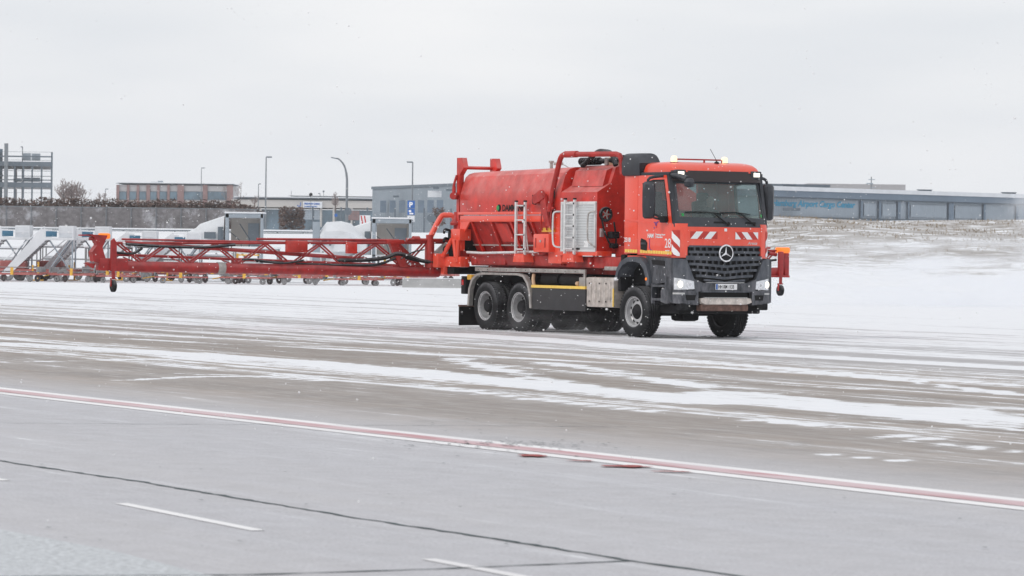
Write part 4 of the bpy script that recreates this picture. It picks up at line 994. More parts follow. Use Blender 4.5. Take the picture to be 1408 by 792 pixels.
loft(bm, secs); sk = P('skid_plate', bm, 'skid')
bm = nb()
for k in range(17): bx(bm, 1.64, 1.72, -.5+.0625*k-.02, -.5+.0625*k+.02, .845, .865, .005)
P('tread_ridge', bm, 'alu', sk)
bm = nb(); bx(bm, 1.3, 1.66, -.58, .58, .58, .72, .03); P('under_plate', bm, 'rust')
bm = nb(); bx(bm, .6, 1.45, -1.0, 1.0, .52, .78, .04); bx(bm, .55, 1.3, -1.08, -.5, .68, .85, .03); cyl(bm, (1.2, -1.1, .74), (.7, -1.12, .76), .05)
for s in (-1, 1): bx(bm, 1.42, 1.66, s*.95-.12, s*.95+.12, .60, .74, .03)
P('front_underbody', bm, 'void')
bm = nb(); bx(bm, 1.5, 1.68, .78, .92, .62, .72, .02); bx(bm, 1.5, 1.68, -1.02, -.9, .60, .72, .02); P('tow_hook', bm, 'black')
# licence plate
bm = nb(); bx(bm, bfx(0)+.005, bfx(0)+.02, -.262, .262, 1.02, 1.14, .004); lp = P('licence_plate', bm, 'white')
bm = nb(); bx(bm, bfx(0)+.02, bfx(0)+.0225, -.257, -.213, 1.025, 1.135); P('plate_band', bm, 'blue', lp)
text('HH RM 1133', .105, 'black', lp, (bfx(0)+.0215, -.203, 1.045), FRONT, 'plate_number', .002, sx=.69)
# cab steps and front arch (near and far)
for s in (-1, 1):
    pts_o = [(-.72, 1.22), (-.66, 1.42), (-.50, 1.58), (-.25, 1.665), (.05, 1.68), (.30, 1.64), (.50, 1.50), (.60, 1.30), (.62, 1.10)]
    pts_i = [(-.64, 1.20), (-.58, 1.37), (-.44, 1.49), (-.23, 1.565), (.03, 1.575), (.24, 1.54), (.40, 1.42), (.48, 1.25), (.50, 1.08)]
    bm = nb(); loft(bm, [[(xo, s*1.27, zo), (xo, s*.85, zo), (xi, s*.85, zi), (xi, s*1.27, zi)] for (xo, zo), (xi, zi) in zip(pts_o, pts_i)])
    wa = P('wheel_arch', bm, 'plastic_lt', ang=50)
    y0, y1 = sorted((s*1.20, s*1.12)); bm = nb()
    prism(bm, [(.36, 1.70), (1.40, 1.66), (1.40, 1.18), (.63, 1.10), (.60, 1.30), (.48, 1.56)], 'y', y0, y1)
    st = P('step_panel', bm, 'plastic')
    bm = nb(); ya, yb = sorted((s*1.215, s*1.20)); prism(bm, [(.62, 1.62), (1.16, 1.60), (1.16, 1.50), (.66, 1.52)], 'y', ya, yb); P('step_slot', bm, 'black', st)
    bm = nb(); ya, yb = sorted((s*1.24, s*.95))
    for z in (1.08, .80): bx(bm, .68, 1.28, ya, yb, z-.02, z+.03, .01)
    bx(bm, .66, .70, ya, yb, .72, 1.14, .005); P('cab_step', bm, 'plastic', st)
    bm = nb(); ya, yb = sorted((s*1.0, s*.9)); bx(bm, .62, 1.35, ya, yb, .7, 1.3); bx(bm, -.6, .55, min(s*.88, s*.80), max(s*.88, s*.80), 1.1, 1.6); P('inner_liner', bm, 'black', st)
    bm = nb(); cyl(bm, (.52, s*1.272, 1.22), (.52, s*1.284, 1.22), .03); P('side_marker', bm, 'orange', wa)
bm = nb(); bx(bm, -.72, -.6, -1.2, -.75, .95, 1.25, .03); bx(bm, -.78, -.62, -1.1, -.6, 1.3, 1.72, .03); cyl(bm, (-.68, -.7, 1.7), (-.68, -.7, 3.2), .05); P('cab_rear_gear', bm, 'void')
# mirrors
def mirror(y, arm):
    s = 1 if y > 0 else -1; x = .92 if s < 0 else 1.16; wdt = .26
    bm = nb(); secs = []
    for z, k, dx in ((2.46, .55, 0), (2.50, .9, 0), (2.7, 1, .02), (3.0, 1, .02), (3.16, .95, 0), (3.22, .6, -.02)):
        hw = .13*k; fr_ = .17*k
        secs.append([(x-.02, y-s*hw, z), (x-.02, y+s*hw, z), (x+fr_*.5, y+s*hw*.95, z), (x+fr_*.85+dx, y+s*hw*.4, z), (x+fr_*.85+dx, y-s*hw*.5, z), (x+fr_*.5, y-s*hw, z)])
    loft(bm, secs); mr_ = P('mirror', bm, 'plastic', ang=40)
    bm = nb(); bx(bm, x-.03, x-.021, y-.11, y+.11, 2.56, 3.12); P('mirror_glass', bm, 'chrome', mr_)
    bm = nb(); tube(bm, [(x-.02, y, 3.18), (x, y-s*.04, 3.30), (x+.02, s*1.10, 3.35)], .032, 8, 3); tube(bm, [(x-.02, y, 2.52), (x-.02, s*1.24, 2.46), (x-.02, s*1.15, 2.44)], .022, 8, 3); P('mirror_arm', bm, 'plastic', mr_)
mirror(-1.50, 0); mirror(1.30, 0)
bm = nb(); bx(bm, .98, 1.22, -1.26, -1.17, 2.38, 2.52, .03); P('lower_mirror', bm, 'black')
bm = nb(); tube(bm, [(1.18, -1.08, 3.36), (1.42, -1.04, 3.34), (1.62, -.94, 3.28)], [.05, .055, .07], 10, 3)
lathe(bm, [(.001, .10), (.08, .09), (.115, .02), (.10, -.07), (.03, -.09), (.001, -.09)], 18, 'z', (1.64, -.90, 3.20)); P('kerb_mirror', bm, 'plastic')
# air intake behind the cab corner
bm = nb(); secs = []
for z, a in ((3.36, 0), (3.42, .03), (3.62, .03), (3.72, .015), (3.78, -.01), (3.815, -.06), (3.83, -.14)):
    tp = max(0, (z-3.6))*.55; secs.append([(-.60-a*.6, -1.17-a, z), (-.55, -1.20-a, z), (.06+a-tp, -1.17-a, z), (.17+a-tp-(.14 if z < 3.5 else 0), -1.02, z), (.14-tp, -.74+a, z), (-.60-a*.6, -.74+a, z)])
loft(bm, secs); P('air_intake', bm, 'plastic', ang=40)
bm = nb(); cyl(bm, (-.58, -.95, 1.7), (-.58, -.95, 3.4), .12); P('intake_pipe', bm, 'black')
# roof bar and beacons
bm = nb(); cyl(bm, (.80, -.75, 3.70), (.86, .30, 3.70), .016)
for y in (-.78, -.1, .34): cyl(bm, (.85, y, 3.6), (.85, y, 3.70), .02)
rb = P('light_bar', bm, 'dark_red')
for y in (-.84, .40):
    bm = nb(); lathe(bm, [(.001, .11), (.05, .10), (.065, .06), (.065, 0), (.075, -.03)], 20, 'z', (.85, y, 3.66)); bk = P('beacon', bm, 'beacon', rb)
    bm = nb(); cyl(bm, (.85, y, 3.58), (.85, y, 3.64), .09); P('beacon_base', bm, 'plastic', rb)
bm = nb(); tube(bm, [(1.0, .12, 3.6), (.99, .10, 3.72), (.96, -.02, 3.92)], .006, 5); lathe(bm, [(.001, .04), (.05, .01), (.06, -.02)], 14, 'z', (1.0, .12, 3.64)); cyl(bm, (.0, -.8, 3.6), (.0, -.8, 3.72), .02); bx(bm, -.05, .1, -.83, -.77, 3.64, 3.67, .01); P('antenna', bm, 'black')
# interior
bm = nb(); secs = []
for y in (-1.05, 1.05): secs.append([(1.42, y, 1.75), (1.36, y, 2.40), (1.15, y, 2.47), (.92, y, 2.42), (.88, y, 2.25), (1.0, y, 1.75)])
loft(bm, secs); P('dashboard', bm, 'seat', cabo)
for y in (-.58, .58):
    bm = nb(); bx(bm, -.18, .36, y-.26, y+.26, 1.98, 2.14, .05); bx(bm, -.28, -.12, y-.25, y+.25, 2.1, 2.86, .06, Matrix.Rotation(R(-8), 3, 'Y')); bx(bm, -.30, -.20, y-.14, y+.14, 2.82, 3.04, .05); bx(bm, -.12, .3, y-.18, y+.18, 1.7, 1.98, .04)
    P('driver_seat' if y > 0 else 'passenger_seat', bm, 'seat', cabo)
bm = nb(); RM = Matrix.Rotation(R(-32), 3, 'Y'); cW = Vector((.76, .58, 2.42))
ring = [cW+RM@Vector((.23*cos(a), .23*sin(a), 0)) for a in [2*pi*k/28 for k in range(29)]]; tube(bm, ring, .017, 8)
for a in (0.5, pi-.5, -pi/2): cyl(bm, cW-RM@Vector((0, 0, .03)), cW+RM@Vector((.22*sin(a), .22*cos(a), 0)), .014)
cyl(bm, cW-RM@Vector((0, 0, .02)), (1.02, .58, 2.25), .04); P('steering_wheel', bm, 'black', cabo)

# the cab nose is a little shorter than first laid out
def nose(x): return x if x < .9 else .9+(x-.9)*.85
def walk(o):
    for c in o.children:
        if c.location.length < 1e-6 and c.data and c.name.split('.')[0] not in ('wheel', 'boom'):
            if c.parent.location.length < 1e-6 or c.parent is TR:
                for v in c.data.vertices: v.co.x = nose(v.co.x)
        elif c.location.x > .9: c.location.x = nose(c.location.x)
        if c.name.split('.')[0] not in ('wheel', 'boom'): walk(c)
walk(TR)
# --- the driver: one continuous body
def driver():
    V_ = []; Ed = []; Rd = []
    def v(p, r, par=None):
        V_.append(Vector(p)); Rd.append(r)
        if par is not None: Ed.append((par, len(V_)-1))
        return len(V_)-1
    pel = v((-.02, .58, 2.18), (.155, .17)); ab = v((-.03, .58, 2.34), (.14, .165), pel); ch = v((-.02, .58, 2.54), (.135, .185), ab); nk0 = v((.0, .58, 2.68), (.09, .10), ch)
    nk = v((.02, .58, 2.745), (.055, .055), nk0); jaw = v((.055, .58, 2.81), (.072, .068), nk); hd = v((.05, .58, 2.90), (.095, .080), jaw); cr_ = v((.04, .58, 2.965), (.075, .066), hd)
    for s in (-1, 1):
        sh = v((-.01, .58+s*.19, 2.62), (.07, .07), ch); el = v((.22, .58+s*.27, 2.40), (.048, .048), sh); wr = v((.50, .58+s*.20, 2.46), (.030, .032), el)
        pa = v((.585, .58+s*.185, 2.505), (.020, .038), wr)
        for k in range(4):
            o_ = (k-1.5)*.021; ln = (.9, 1.05, 1, .8)[k]
            a = v((.635, .58+s*.19+o_, 2.530-abs(o_)*.1), (.0095, .0095), pa); b = v((.635+.022*ln, .58+s*.195+o_, 2.512), (.0088, .0088), a); v((.635+.012*ln, .58+s*.195+o_, 2.486), (.0078, .0078), b)
        tA = v((.60, .58+s*.14, 2.50), (.011, .011), pa); v((.63, .58+s*.125, 2.50), (.009, .009), tA)
        hp = v((.10, .58+s*.10, 2.19), (.085, .09), pel); kn = v((.46, .58+s*.14, 2.20), (.065, .065), hp); an = v((.60, .58+s*.13, 1.84), (.045, .045), kn); v((.74, .58+s*.13, 1.78), (.038, .04), an)
    me = bpy.data.meshes.new('person'); me.from_pydata(V_, Ed, []); o = bpy.data.objects.new('person', me); C.objects.link(o)
    md = o.modifiers.new('skin', 'SKIN'); md.use_smooth_shade = True
    for i, r in enumerate(Rd): me.skin_vertices[0].data[i].radius = r
    me.skin_vertices[0].data[0].use_root = True
    o.modifiers.new('sub', 'SUBSURF').levels = 2
    dg = bpy.context.evaluated_depsgraph_get(); m2 = bpy.data.meshes.new_from_object(o.evaluated_get(dg)); bpy.data.objects.remove(o)
    for p in m2.vertices:
        c = p.co
        if c.z > 2.78:                      # a face: nose, brow, eye hollows, chin
            dy = c.y-.58; f_ = c.x-.05
            if f_ > .02:
                c.x += .026*math.exp(-(dy/.016)**2-((c.z-2.875)/.024)**2)+.010*math.exp(-((c.z-2.815)/.02)**2-(dy/.04)**2)
                for s in (-1, 1): c.x -= .016*math.exp(-((dy-s*.032)/.018)**2-((c.z-2.90)/.015)**2)
            else:
                for s in (-1, 1): c.y += s*.018*math.exp(-((c.x-.04)/.018)**2-((c.z-2.885)/.028)**2)*(1 if dy*s > .04 else 0)
    m2.materials.clear()
    for k in ('jacket', 'skin', 'hair'): m2.materials.append(M[k])
    for p in m2.polygons:
        c = p.center; p.use_smooth = True
        hand = c.x > .52 and c.z > 2.42
        p.material_index = 1 if (c.z > 2.735 or hand) else 0
        if c.z > 2.90 and (c.x < .06 or c.z > 2.985): p.material_index = 2
        elif c.z > 2.80 and c.x < .005: p.material_index = 2
        dy = abs(c.y-.58)
        if abs(dy-.032) < .012 and abs(c.z-2.90) < .008 and c.x > .08: p.material_index = 2
    b = bpy.data.objects.new('person', m2); C.objects.link(b)
    b.matrix_world = Matrix.Translation(TR.location) @ Matrix.Rotation(R(-60), 4, 'Z')
    tag(b, 'driver in a dark jacket sitting behind the windscreen, both hands on the steering wheel', 'person')
driver()
# ------------------------------------------------------------------ background
M['board'] = mat('side_board_blue', (.05, .16, .26), .6, 0, .2, 3)
M['hall_grey'] = ribbed('grey_cladding', (.22, .26, .30), 2.2, 'X', .3, .6)
M['hall_pale'] = ribbed('pale_cladding', (.33, .38, .43), 1.6, 'X', .2, .6)
M['hall_blue'] = mat('fascia_blue', (.17, .22, .28), .6, 0, .1, .3)
M['lowwall'] = mat('low_wall', (.50, .48, .46), .8, 0, .1, .2)
M['brick'] = mat('brick', (.24, .15, .145), .85, 0, .2, 1.2)
M['panelw'] = mat('wall_panel', (.42, .41, .42), .8, 0, .08, .3)
M['wpane'] = mat('window_pane', (.10, .15, .19), .25, 0, .5, .4)
M['frame_gy'] = mat('frame_grey', (.13, .16, .19), .6, .1, .1, 1)
M['deck'] = mat('deck_concrete', (.30, .30, .31), .8, 0, .15, .3)
M['post'] = mat('galvanised', (.20, .22, .24), .55, .3, .15, 2)
M['stairw'] = mat('stair_white', (.72, .74, .77), .55, 0, .08, 1.2)
M['stairg'] = mat('stair_grey', (.33, .38, .43), .6, .1, .1, 1.5)
M['cream'] = mat('cream_panel', (.60, .56, .52), .7, 0, .08, 1)
M['dollyred'] = mat('dolly_red', (.40, .12, .11), .6, 0, .35, 2.5)
M['dollygrey'] = mat('dolly_grey', (.30, .30, .31), .65, .1, .3, 2.5)
M['tyre'] = mat('small_tyre', (.22, .22, .225), .85, 0, .2, 5)
M['barrier'] = mat('barrier_concrete', (.40, .40, .40), .85, 0, .12, 2)
M['bark'] = mat('bark', (.10, .07, .06), .9, 0, .3, 2)
M['twig'] = mat('twig', (.24, .19, .18), .9, 0, .3, 1.5)
M['hedge'] = mat('hedge_leaf', (.13, .085, .07), .9, 0, .5, 1.5)
M['grass'] = mat('dry_grass', (.30, .24, .17), .9, 0, .4, 1.5)
def gabion():
    m = mat('screen_grey', (.165, .155, .16), .9, 0, .3, 2.2, stretch=(1, 1, 1.4)); t = m.node_tree; b = t.nodes['Principled BSDF']
    src = b.inputs['Base Color'].links[0].from_socket
    v = t.nodes.new('ShaderNodeTexNoise'); v.inputs['Scale'].default_value = .55; v.inputs['Detail'].default_value = 9; v.inputs['Roughness'].default_value = .75
    tcn = t.nodes.new('ShaderNodeTexCoord'); t.links.new(tcn.outputs['Object'], v.inputs['Vector'])
    r = t.nodes.new('ShaderNodeMapRange'); r.inputs['From Min'].default_value = .52; r.inputs['From Max'].default_value = .66; r.inputs['To Max'].default_value = .75; t.links.new(v.outputs['Fac'], r.inputs['Value'])
    mm = t.nodes.new('ShaderNodeMix'); mm.data_type = 'RGBA'; t.links.new(r.outputs[0], mm.inputs[0]); t.links.new(src, mm.inputs[6]); mm.inputs[7].default_value = (.55, .56, .6, 1)
    t.links.new(mm.outputs[2], b.inputs['Base Color']); return m
M['gabion'] = gabion()
def meshmat():
    m = bpy.data.materials.new('wire_mesh'); m.use_nodes = True; t = m.node_tree; b = t.nodes['Principled BSDF']; b.inputs['Base Color'].default_value = (.16, .17, .18, 1); b.inputs['Alpha'].default_value = .28
    return m
M['mesh'] = meshmat()
def B(bm, u0, v0, u1, v1, Y, dep=.3, bev=0, mi=0):
    """box whose front face spans photo pixels at depth Y"""
    x0, z1 = xz(u0, v0, Y); x1, z0 = xz(u1, v1, Y); bx(bm, x0, x1, Y, Y+dep, min(z0, z1), max(z0, z1), bev, mi=mi)
def HZ(v0, Y, u=0): return at(u, v0, Y).z

# left-hand multi-storey car park
Y = 430
base = at(0, 290, Y); cp = thing('car_park', 'open steel multi-storey car park at the far left edge', 'car park', (base.x, Y, 2.9))
def PB(name, boxes, m, root, Y, dep=.3):
    bm = nb()
    for b in boxes: B(bm, *b[:4], Y+(b[4] if len(b) > 4 else 0), b[5] if len(b) > 5 else dep)
    if root.name.startswith('car_park'):
        for v in bm.verts: v.co.x *= max(1, v.co.y/430)      # the end wall recedes to the left
    for v in bm.verts: v.co -= root.location
    return obj(name, bm, m, root)
PB('deck', [(-60, 221.5, 71, 226.5, 0, 30)], 'deck', cp, Y); PB('deck', [(-60, 250, 71, 255.5, 0, 30)], 'deck', cp, Y)
PB('deck_beam', [(-60, 221, 71, 229, -.1)], 'frame_gy', cp, Y); PB('deck_beam', [(-60, 249.5, 71, 258, -.1)], 'frame_gy', cp, Y)
for (a, b) in ((207.5, 209.4), (213, 216.5), (218.8, 220.8), (234, 235), (240.5, 243), (245.5, 248.5), (264, 265.3)): PB('railing', [(-60, a, 71, b, 0)], 'frame_gy', cp, Y)
for u in (71, 57, 44, 32, 20, -8, -22):
    PB('column', [(u-.8, 209 if u == 71 else 226, u+.8, 292, 0)], 'frame_gy', cp, Y)
for u in (64, 50, 37, 25, 12, 2): PB('column', [(u-.7, 226, u+.7, 292, 28)], 'deck', cp, Y)
PB('parapet_panel', [(32, 210.5, 44, 221, 1), (45, 211, 57, 221, 1)], 'stairg', cp, Y)
PB('parapet_panel', [(32, 244, 57, 250, 1), (20, 245, 31, 250, 1)], 'stairg', cp, Y)
PB('column', [(6, 197, 10, 292, -1)], 'post', cp, Y)
PB('stair_tower', [(-60, 204, 4.5, 292, 1, 8)], 'wpane', cp, Y); PB('tower_band', [(-60, 223, 5, 226, .5), (-60, 239, 5, 242.5, .5), (-60, 251, 5, 256, .5), (-60, 209, 4, 221, .5)], 'frame_gy', cp, Y)
# street lamps
def lamp(u, vt, vb, Y, kind, label, arm=5, r=.07):
    t_ = at(u, vt, Y); zb = min(hgt(t_.x, Y), at(u, vb, Y).z); o = thing('street_lamp', label, 'street lamp', (t_.x, Y, zb)); h = t_.z-zb; s = Y/F
    bm = nb()
    if kind == 'curve':
        tube(bm, [(0, 0, 0), (0, 0, h*.55), (-.02, 0, h*.75), (-.25, 0, h*.90), (-.7, 0, h*.985), (-1.0, 0, h)], [r*1.3, r*1.1, r, r*.8, r*.7, r*.6], 8, 3); obj('pole', bm, 'post', o)
        bm = nb(); bx(bm, -1.45, -.85, -.12, .12, h-.02, h+.07, .03, Matrix.Rotation(R(12), 3, 'Y')); obj('lamp_head', bm, 'frame_gy', o)
    else:
        cyl(bm, (0, 0, 0), (0, 0, h), r*1.2, r*.7, 8); obj('pole', bm, 'post', o); d = arm*s
        bm = nb(); bx(bm, min(0, d), max(0, d), -.12, .12, h-.05, h+.06, .02); obj('lamp_head', bm, 'frame_gy', o)
lamp(277, 231, 285, 560, 's', 'street lamp standing behind the brick-pillared office roof', 5)
lamp(366, 216, 320, 330, 's', 'tall straight street lamp with its head pointing right', 8)
lamp(477.5, 218, 320, 330, 'curve', 'curved dark street lamp bending left over the low building', r=.10)
lamp(567.5, 223, 330, 320, 's', 'tall street lamp in front of the grey hall with its head pointing left', -8)
lamp(355.5, 253, 285, 480, 's', 'small distant street lamp left of the tall straight one', 3)
lamp(145, 260, 280, 520, 's', 'small lamp between the brown tree and the office building', 4)
lamp(440, 266, 285, 505, 's', 'short lamp standing on the low building roof right of the round sign', -2.5)
lamp(31, 202, 226, 431, 's', 'small lamp on the top deck of the car park', -2.5)
# office building with brick pillars
Y = 590
b0 = at(160, 285, Y); of = thing('office_building', 'low office building with brick pillars and a band of blue windows', 'office building', (b0.x, Y, 2.9))
PB('wall', [(161, 254, 319, 292, 0, 14)], 'panelw', of, Y)
for a, b in ((160, 163.5), (174.5, 177.5), (188, 191), (201.5, 206), (216, 219), (230, 233), (244, 252.5), (279, 285), (312, 320)): PB('brick_pillar', [(a, 254, b, 292, -.25)], 'brick', of, Y)
PB('roof_edge', [(159, 252, 321, 254.3, -.4, 16)], 'frame_gy', of, Y); PB('roof_snow', [(160, 251.2, 320, 252, -.3, 15)], 'snow', of, Y)
for a, b in ((163.5, 174.5), (177.5, 188), (191, 201.5), (206, 216), (219, 230), (233, 244), (252.5, 279), (285, 312)):
    wf = PB('window', [(a+.4, 263, b-.4, 275, -.12, .1)], 'frame_gy', of, Y)
    n = 2 if b-a < 15 else 4; PB('pane', [(a+.8+(b-a-1.2)*k/n, 264, a+.4+(b-a-1.2)*(k+1)/n, 274, -.18, .05) for k in range(n)], 'wpane', wf, Y) if False else None
    bm = nb()
    for k in range(n): B(bm, a+.8+(b-a-1.6)*k/n, 264, a+.5+(b-a-1.6)*(k+1)/n, 274, Y-.18, .05)
    for v in bm.verts: v.co -= of.location
    obj('pane', bm, 'wpane', wf)
PB('sill', [(162, 275.5, 312, 278.5, -.1, .1)], 'cream', of, Y); PB('roof_vent', [(208, 250, 216, 251.5, 3), (217, 248.5, 224, 251.5, 3)], 'stairg', of, Y)
# low building with sign
Y = 500
b0 = at(330, 300, Y); lb = thing('low_building', 'long low pale building with a blue roof edge and a blue lettered sign', 'building', (b0.x, Y, 2.9))
PB('wall', [(318, 274, 545, 287, 0, 20)], 'lowwall', lb, Y); PB('lower_wall', [(318, 287, 545, 318, .4, 18)], 'wpane', lb, Y)
PB('roof_edge', [(318, 272.3, 545, 274.6, -.3, 20)], 'hall_blue', lb, Y); PB('roof_snow', [(322, 270.8, 545, 272.3, 0, 20)], 'snow', lb, Y); PB('rear_roof', [(396, 268.8, 530, 270.5, 20, 12)], 'frame_gy', lb, Y)
for u in (357, 386, 440, 457.5, 482): PB('column', [(u, 286, u+2.6, 312, .1, .3)], 'lowwall', lb, Y)
PB('brick_panel', [(478, 290, 494, 303, .05, .3)], 'brick', lb, Y); PB('gate_panel', [(417, 288, 431, 302, .2, .3), (432, 289, 440, 302, .2, .3)], 'stairg', lb, Y)
sg_ = PB('sign_board', [(417, 277, 443, 286, -.3, .15)], 'stairw', lb, Y)
p = at(418.5, 281.2, Y)-lb.location
text('SPEDITION CARGO', .30, 'blue', sg_, (p.x, -.33, p.z), SIDE, 'sign_lettering', .018, sx=.80); p = at(418.5, 284.6, Y)-lb.location; text('Logistik Service', .24, 'blue', sg_, (p.x, -.33, p.z), SIDE, 'sign_lettering', .014, sx=1.15)
bm = nb(); p = at(411, 281, Y)-lb.location; tube(bm, [p+Vector((.25, -.3, .25)), p+Vector((.22, -.3, -.15)), p+Vector((0, -.3, -.28)), p+Vector((-.2, -.3, -.1))], .07, 6, 3); obj('sign_logo', bm, 'blue', lb)
# grey hall, left of the truck
def slab_between(name, pA, pB, zt0, zt1, zb, thick, m, root):
    bm = nb(); d = (Vector((pB[0]-pA[0], pB[1]-pA[1], 0))).normalized(); n = Vector((-d.y, d.x, 0))*thick
    a, b = Vector((pA[0], pA[1], 0)), Vector((pB[0], pB[1], 0))
    c = [a+Vector((0, 0, zb)), b+Vector((0, 0, zb)), b+Vector((0, 0, zt1)), a+Vector((0, 0, zt0))]
    if root.name.startswith('cargo_hall'): n = Vector((.12, 1, 0))*thick
    A = [bm.verts.new(p-root.location) for p in c]; Bb = [bm.verts.new(p+n-root.location) for p in c]
    bm.faces.new(A); bm.faces.new(list(reversed(Bb)))
    for i in range(4): bm.faces.new((A[(i+1) % 4], A[i], Bb[i], Bb[(i+1) % 4]))
    bmesh.ops.recalc_face_normals(bm, faces=bm.faces)
    return obj(name, bm, m, root)
pA = at(512, 261, 350); k = 88.5/77.7; YB = 350/ (1+ (k-1)*1.0)
pB = at(650, 250.5, 308); zt = (pA.z+pB.z)/2
gh = thing('grey_hall', 'large windowless grey ribbed hall behind the spray boom root', 'hall', (pA.x, 350, 3.0))
slab_between('wall', (pA.x, 350), (pB.x+6, 303), zt, zt, 2.8, 25, 'hall_grey', gh)
slab_between('roof_edge', (pA.x-.1, 349.8), (pB.x+6.1, 302.8), zt+.25, zt+.25, zt+.003, 25.2, 'frame_gy', gh)
slab_between('gate', (at(516, 300, 346).x, 347.6), (at(540, 300, 340).x, 339.4), 4.4, 4.4, 3.7, .3, 'frame_gy', gh)
for i in range(7):
    u = 527+13*i; Yw = 350-(u-512)/138*42-.5; p = at(u, 284, Yw); bm = nb(); bx(bm, -.28, .28, -.1, .15, -.55, .55); o = obj('window', bm, 'hall_blue', gh); o.location = Vector((p.x, Yw-.15, p.z))-gh.location; o.rotation_euler = (0, 0, math.atan2(-42, 9.5)*0)
p = at(598, 267, 323); bm = nb(); bx(bm, -.6, .6, -.25, 0, -.28, .28, .02); o = obj('light_box', bm, 'stairw', gh); o.location = Vector((p.x, 322, p.z))-gh.location
for u, v in ((540, 268), (603, 261), (622, 265)): p = at(u, v, 331); bm = nb(); bx(bm, -.25, .25, -1.0, 0, -.08, .08, .02); o = obj('wall_lamp', bm, 'frame_gy', gh); o.location = Vector((p.x, 350-(u-512)/138*42-.6, p.z))-gh.location
# right hall
pA = at(1000, 252.5, 262); pB = at(1500, 271.5, 296)
rh = thing('cargo_hall', 'long pale blue-grey warehouse with blue lettering on top of the snowy bank', 'warehouse', (pA.x, 262, 3.6))
zt = (pA.z+pB.z)/2
def hallp(t): return Vector((pA.x+(pB.x-pA.x)*t, 262+34*t, 0))
def hall_u(u):  # parameter along the wall for photo column u
    lo, hi = 0, 1
    for _ in range(40):
        m_ = (lo+hi)/2; q = hallp(m_)
        uu = 704+F*((CM.transposed()@(q+Vector((0, 0, 5))-Vector((0, 0, H)))).x/-(CM.transposed()@(q+Vector((0, 0, 5))-Vector((0, 0, H)))).z)
        if uu < u: lo = m_
        else: hi = m_
    return lo
dH = (hallp(1)-hallp(0)).normalized(); nH = Vector((dH.y, -dH.x, 0))
def HS(name, u0, u1, z0, z1, off, th, m):
    a = hallp(hall_u(u0))+nH*(off+0); b = hallp(hall_u(u1))+nH*off; return slab_between(name, a, b, z1, z1, z0, th, m, rh)
HS('wall', 1001, 1499, 3.2, zt-.75, 0, 30, 'hall_pale'); HS('roof_fascia', 1000, 1499.5, zt-.75, zt-.30, .35, 30, 'hall_blue'); HS('roof_edge', 1000, 1499.7, zt-.30, zt, .5, 31, 'stairw'); HS('dark_strip', 1000, 1499, zt-.85, zt-.76, .25, .2, 'frame_gy')  # last piece is a thin dark grey strip just below the fascia
HS('plinth', 1001, 1499, 3.3, 4.25, .06, .1, 'hall_blue'); HS('gutter_line', 1001, 1499, 4.26, 4.34, .14, .1, 'frame_gy')
for a, b in ((1181, 1184), (1206, 1209.5), (1232, 1236), (1246, 1248), (1302, 1309), (1350, 1353), (1395, 1398)): HS('wall_column', a, b, 4.35, zt-.86, .16, .1, 'hall_blue')
for a, b in ((1187, 1203), (1212, 1231), (1251, 1300), (1312, 1348)): HS('dock_panel', a, b, 4.5, zt-1.05, .08, .05, 'hall_pale')
HS('low_canopy', 1064, 1088, 4.75, 4.95, .8, .7, 'frame_gy')
t0 = hall_u(1061); t1 = hall_u(1175.5); q = hallp(t0)+nH*.03; ang = math.atan2(dH.y, dH.x); wd = (hallp(t1)-hallp(t0)).length
tx = text('Hamburg Airport Cargo Center', .60, 'cyan', rh, (0, 0, 0), (pi/2, 0, ang), 'wall_lettering', .02, .25, sx=1)
bw = max(v.co.x for v in tx.data.vertices); tx.scale = (wd/bw, 1, 1); tx.location = Vector((q.x, q.y, at(1061, 282.2, 264).z))-rh.location
bm = nb(); B(bm, 1110, 252.2, 1245, 262, 330, 20); ru = obj('rear_building', bm, 'panelw'); tag(ru, 'pale flat building peeping over the cargo hall roof', 'building')
for u, v in ((1085, 253.2), (1272, 260.8), (1388, 264.5)):
    bm = nb(); B(bm, u-10, v-.4, u+10, v+.8, 296, 1); B(bm, u-8, v+.6, u+9, v+4, 296.2, 1); o = obj('skylight', bm, 'frame_gy'); lab = {1085: 'dark roof skylight above the blue lettering', 1272: 'dark roof skylight over the middle of the cargo hall', 1388: 'dark roof skylight near the right edge of the photo'}[u]; tag(o, lab, 'skylight', 'skylights on the cargo hall')
p = at(1198, 256, 298); o = thing('roof_antenna', 'thin antenna mast with blurred arms on the cargo hall roof', 'antenna', (p.x, 298, p.z-.6))
bm = nb(); cyl(bm, (0, 0, 0), (0, 0, 1.35), .04); obj('mast', bm, 'post', o); bm = nb(); bx(bm, -.4, .15, -.05, .05, .75, .85, .02); bx(bm, -.25, .3, -.05, .05, 1.1, 1.16, .02); bx(bm, -.1, .35, -.05, .05, .45, .5); obj('antenna_arm', bm, 'stairg', o)

# screen fence along the road above the slope
Y = 292
p0 = at(-60, 285, Y); sf = thing('screen_fence', 'long grey mottled screen fence below the brown hedge', 'fence', (p0.x, Y, 2.95))
zt = at(100, 285.3, Y).z; xe_ = at(352, 300, Y).x
bm = nb(); bx(bm, 0, xe_-p0.x, 0, .12, -.1, zt-2.95, 0); obj('screen_panel', bm, 'gabion', sf)
bm = nb(); bx(bm, -.1, xe_-p0.x+.05, -.02, .14, zt-2.95+.003, zt-2.88, .01); obj('top_rail', bm, 'post', sf)
n = 13
for k in range(n): x = (xe_-p0.x)*k/(n-1); bm = nb(); cyl(bm, (x, -.06, -.1), (x, -.06, zt-2.9), .04, seg=8); obj('post', bm, 'post', sf)
cf = thing('chain_fence', 'wire mesh fence with dark posts in front of the low building', 'fence', (at(352, 300, Y).x, Y, 2.95))
x0 = cf.location.x; x1 = at(700, 300, Y).x; zt2 = at(450, 289, Y).z-2.95
bm = nb()
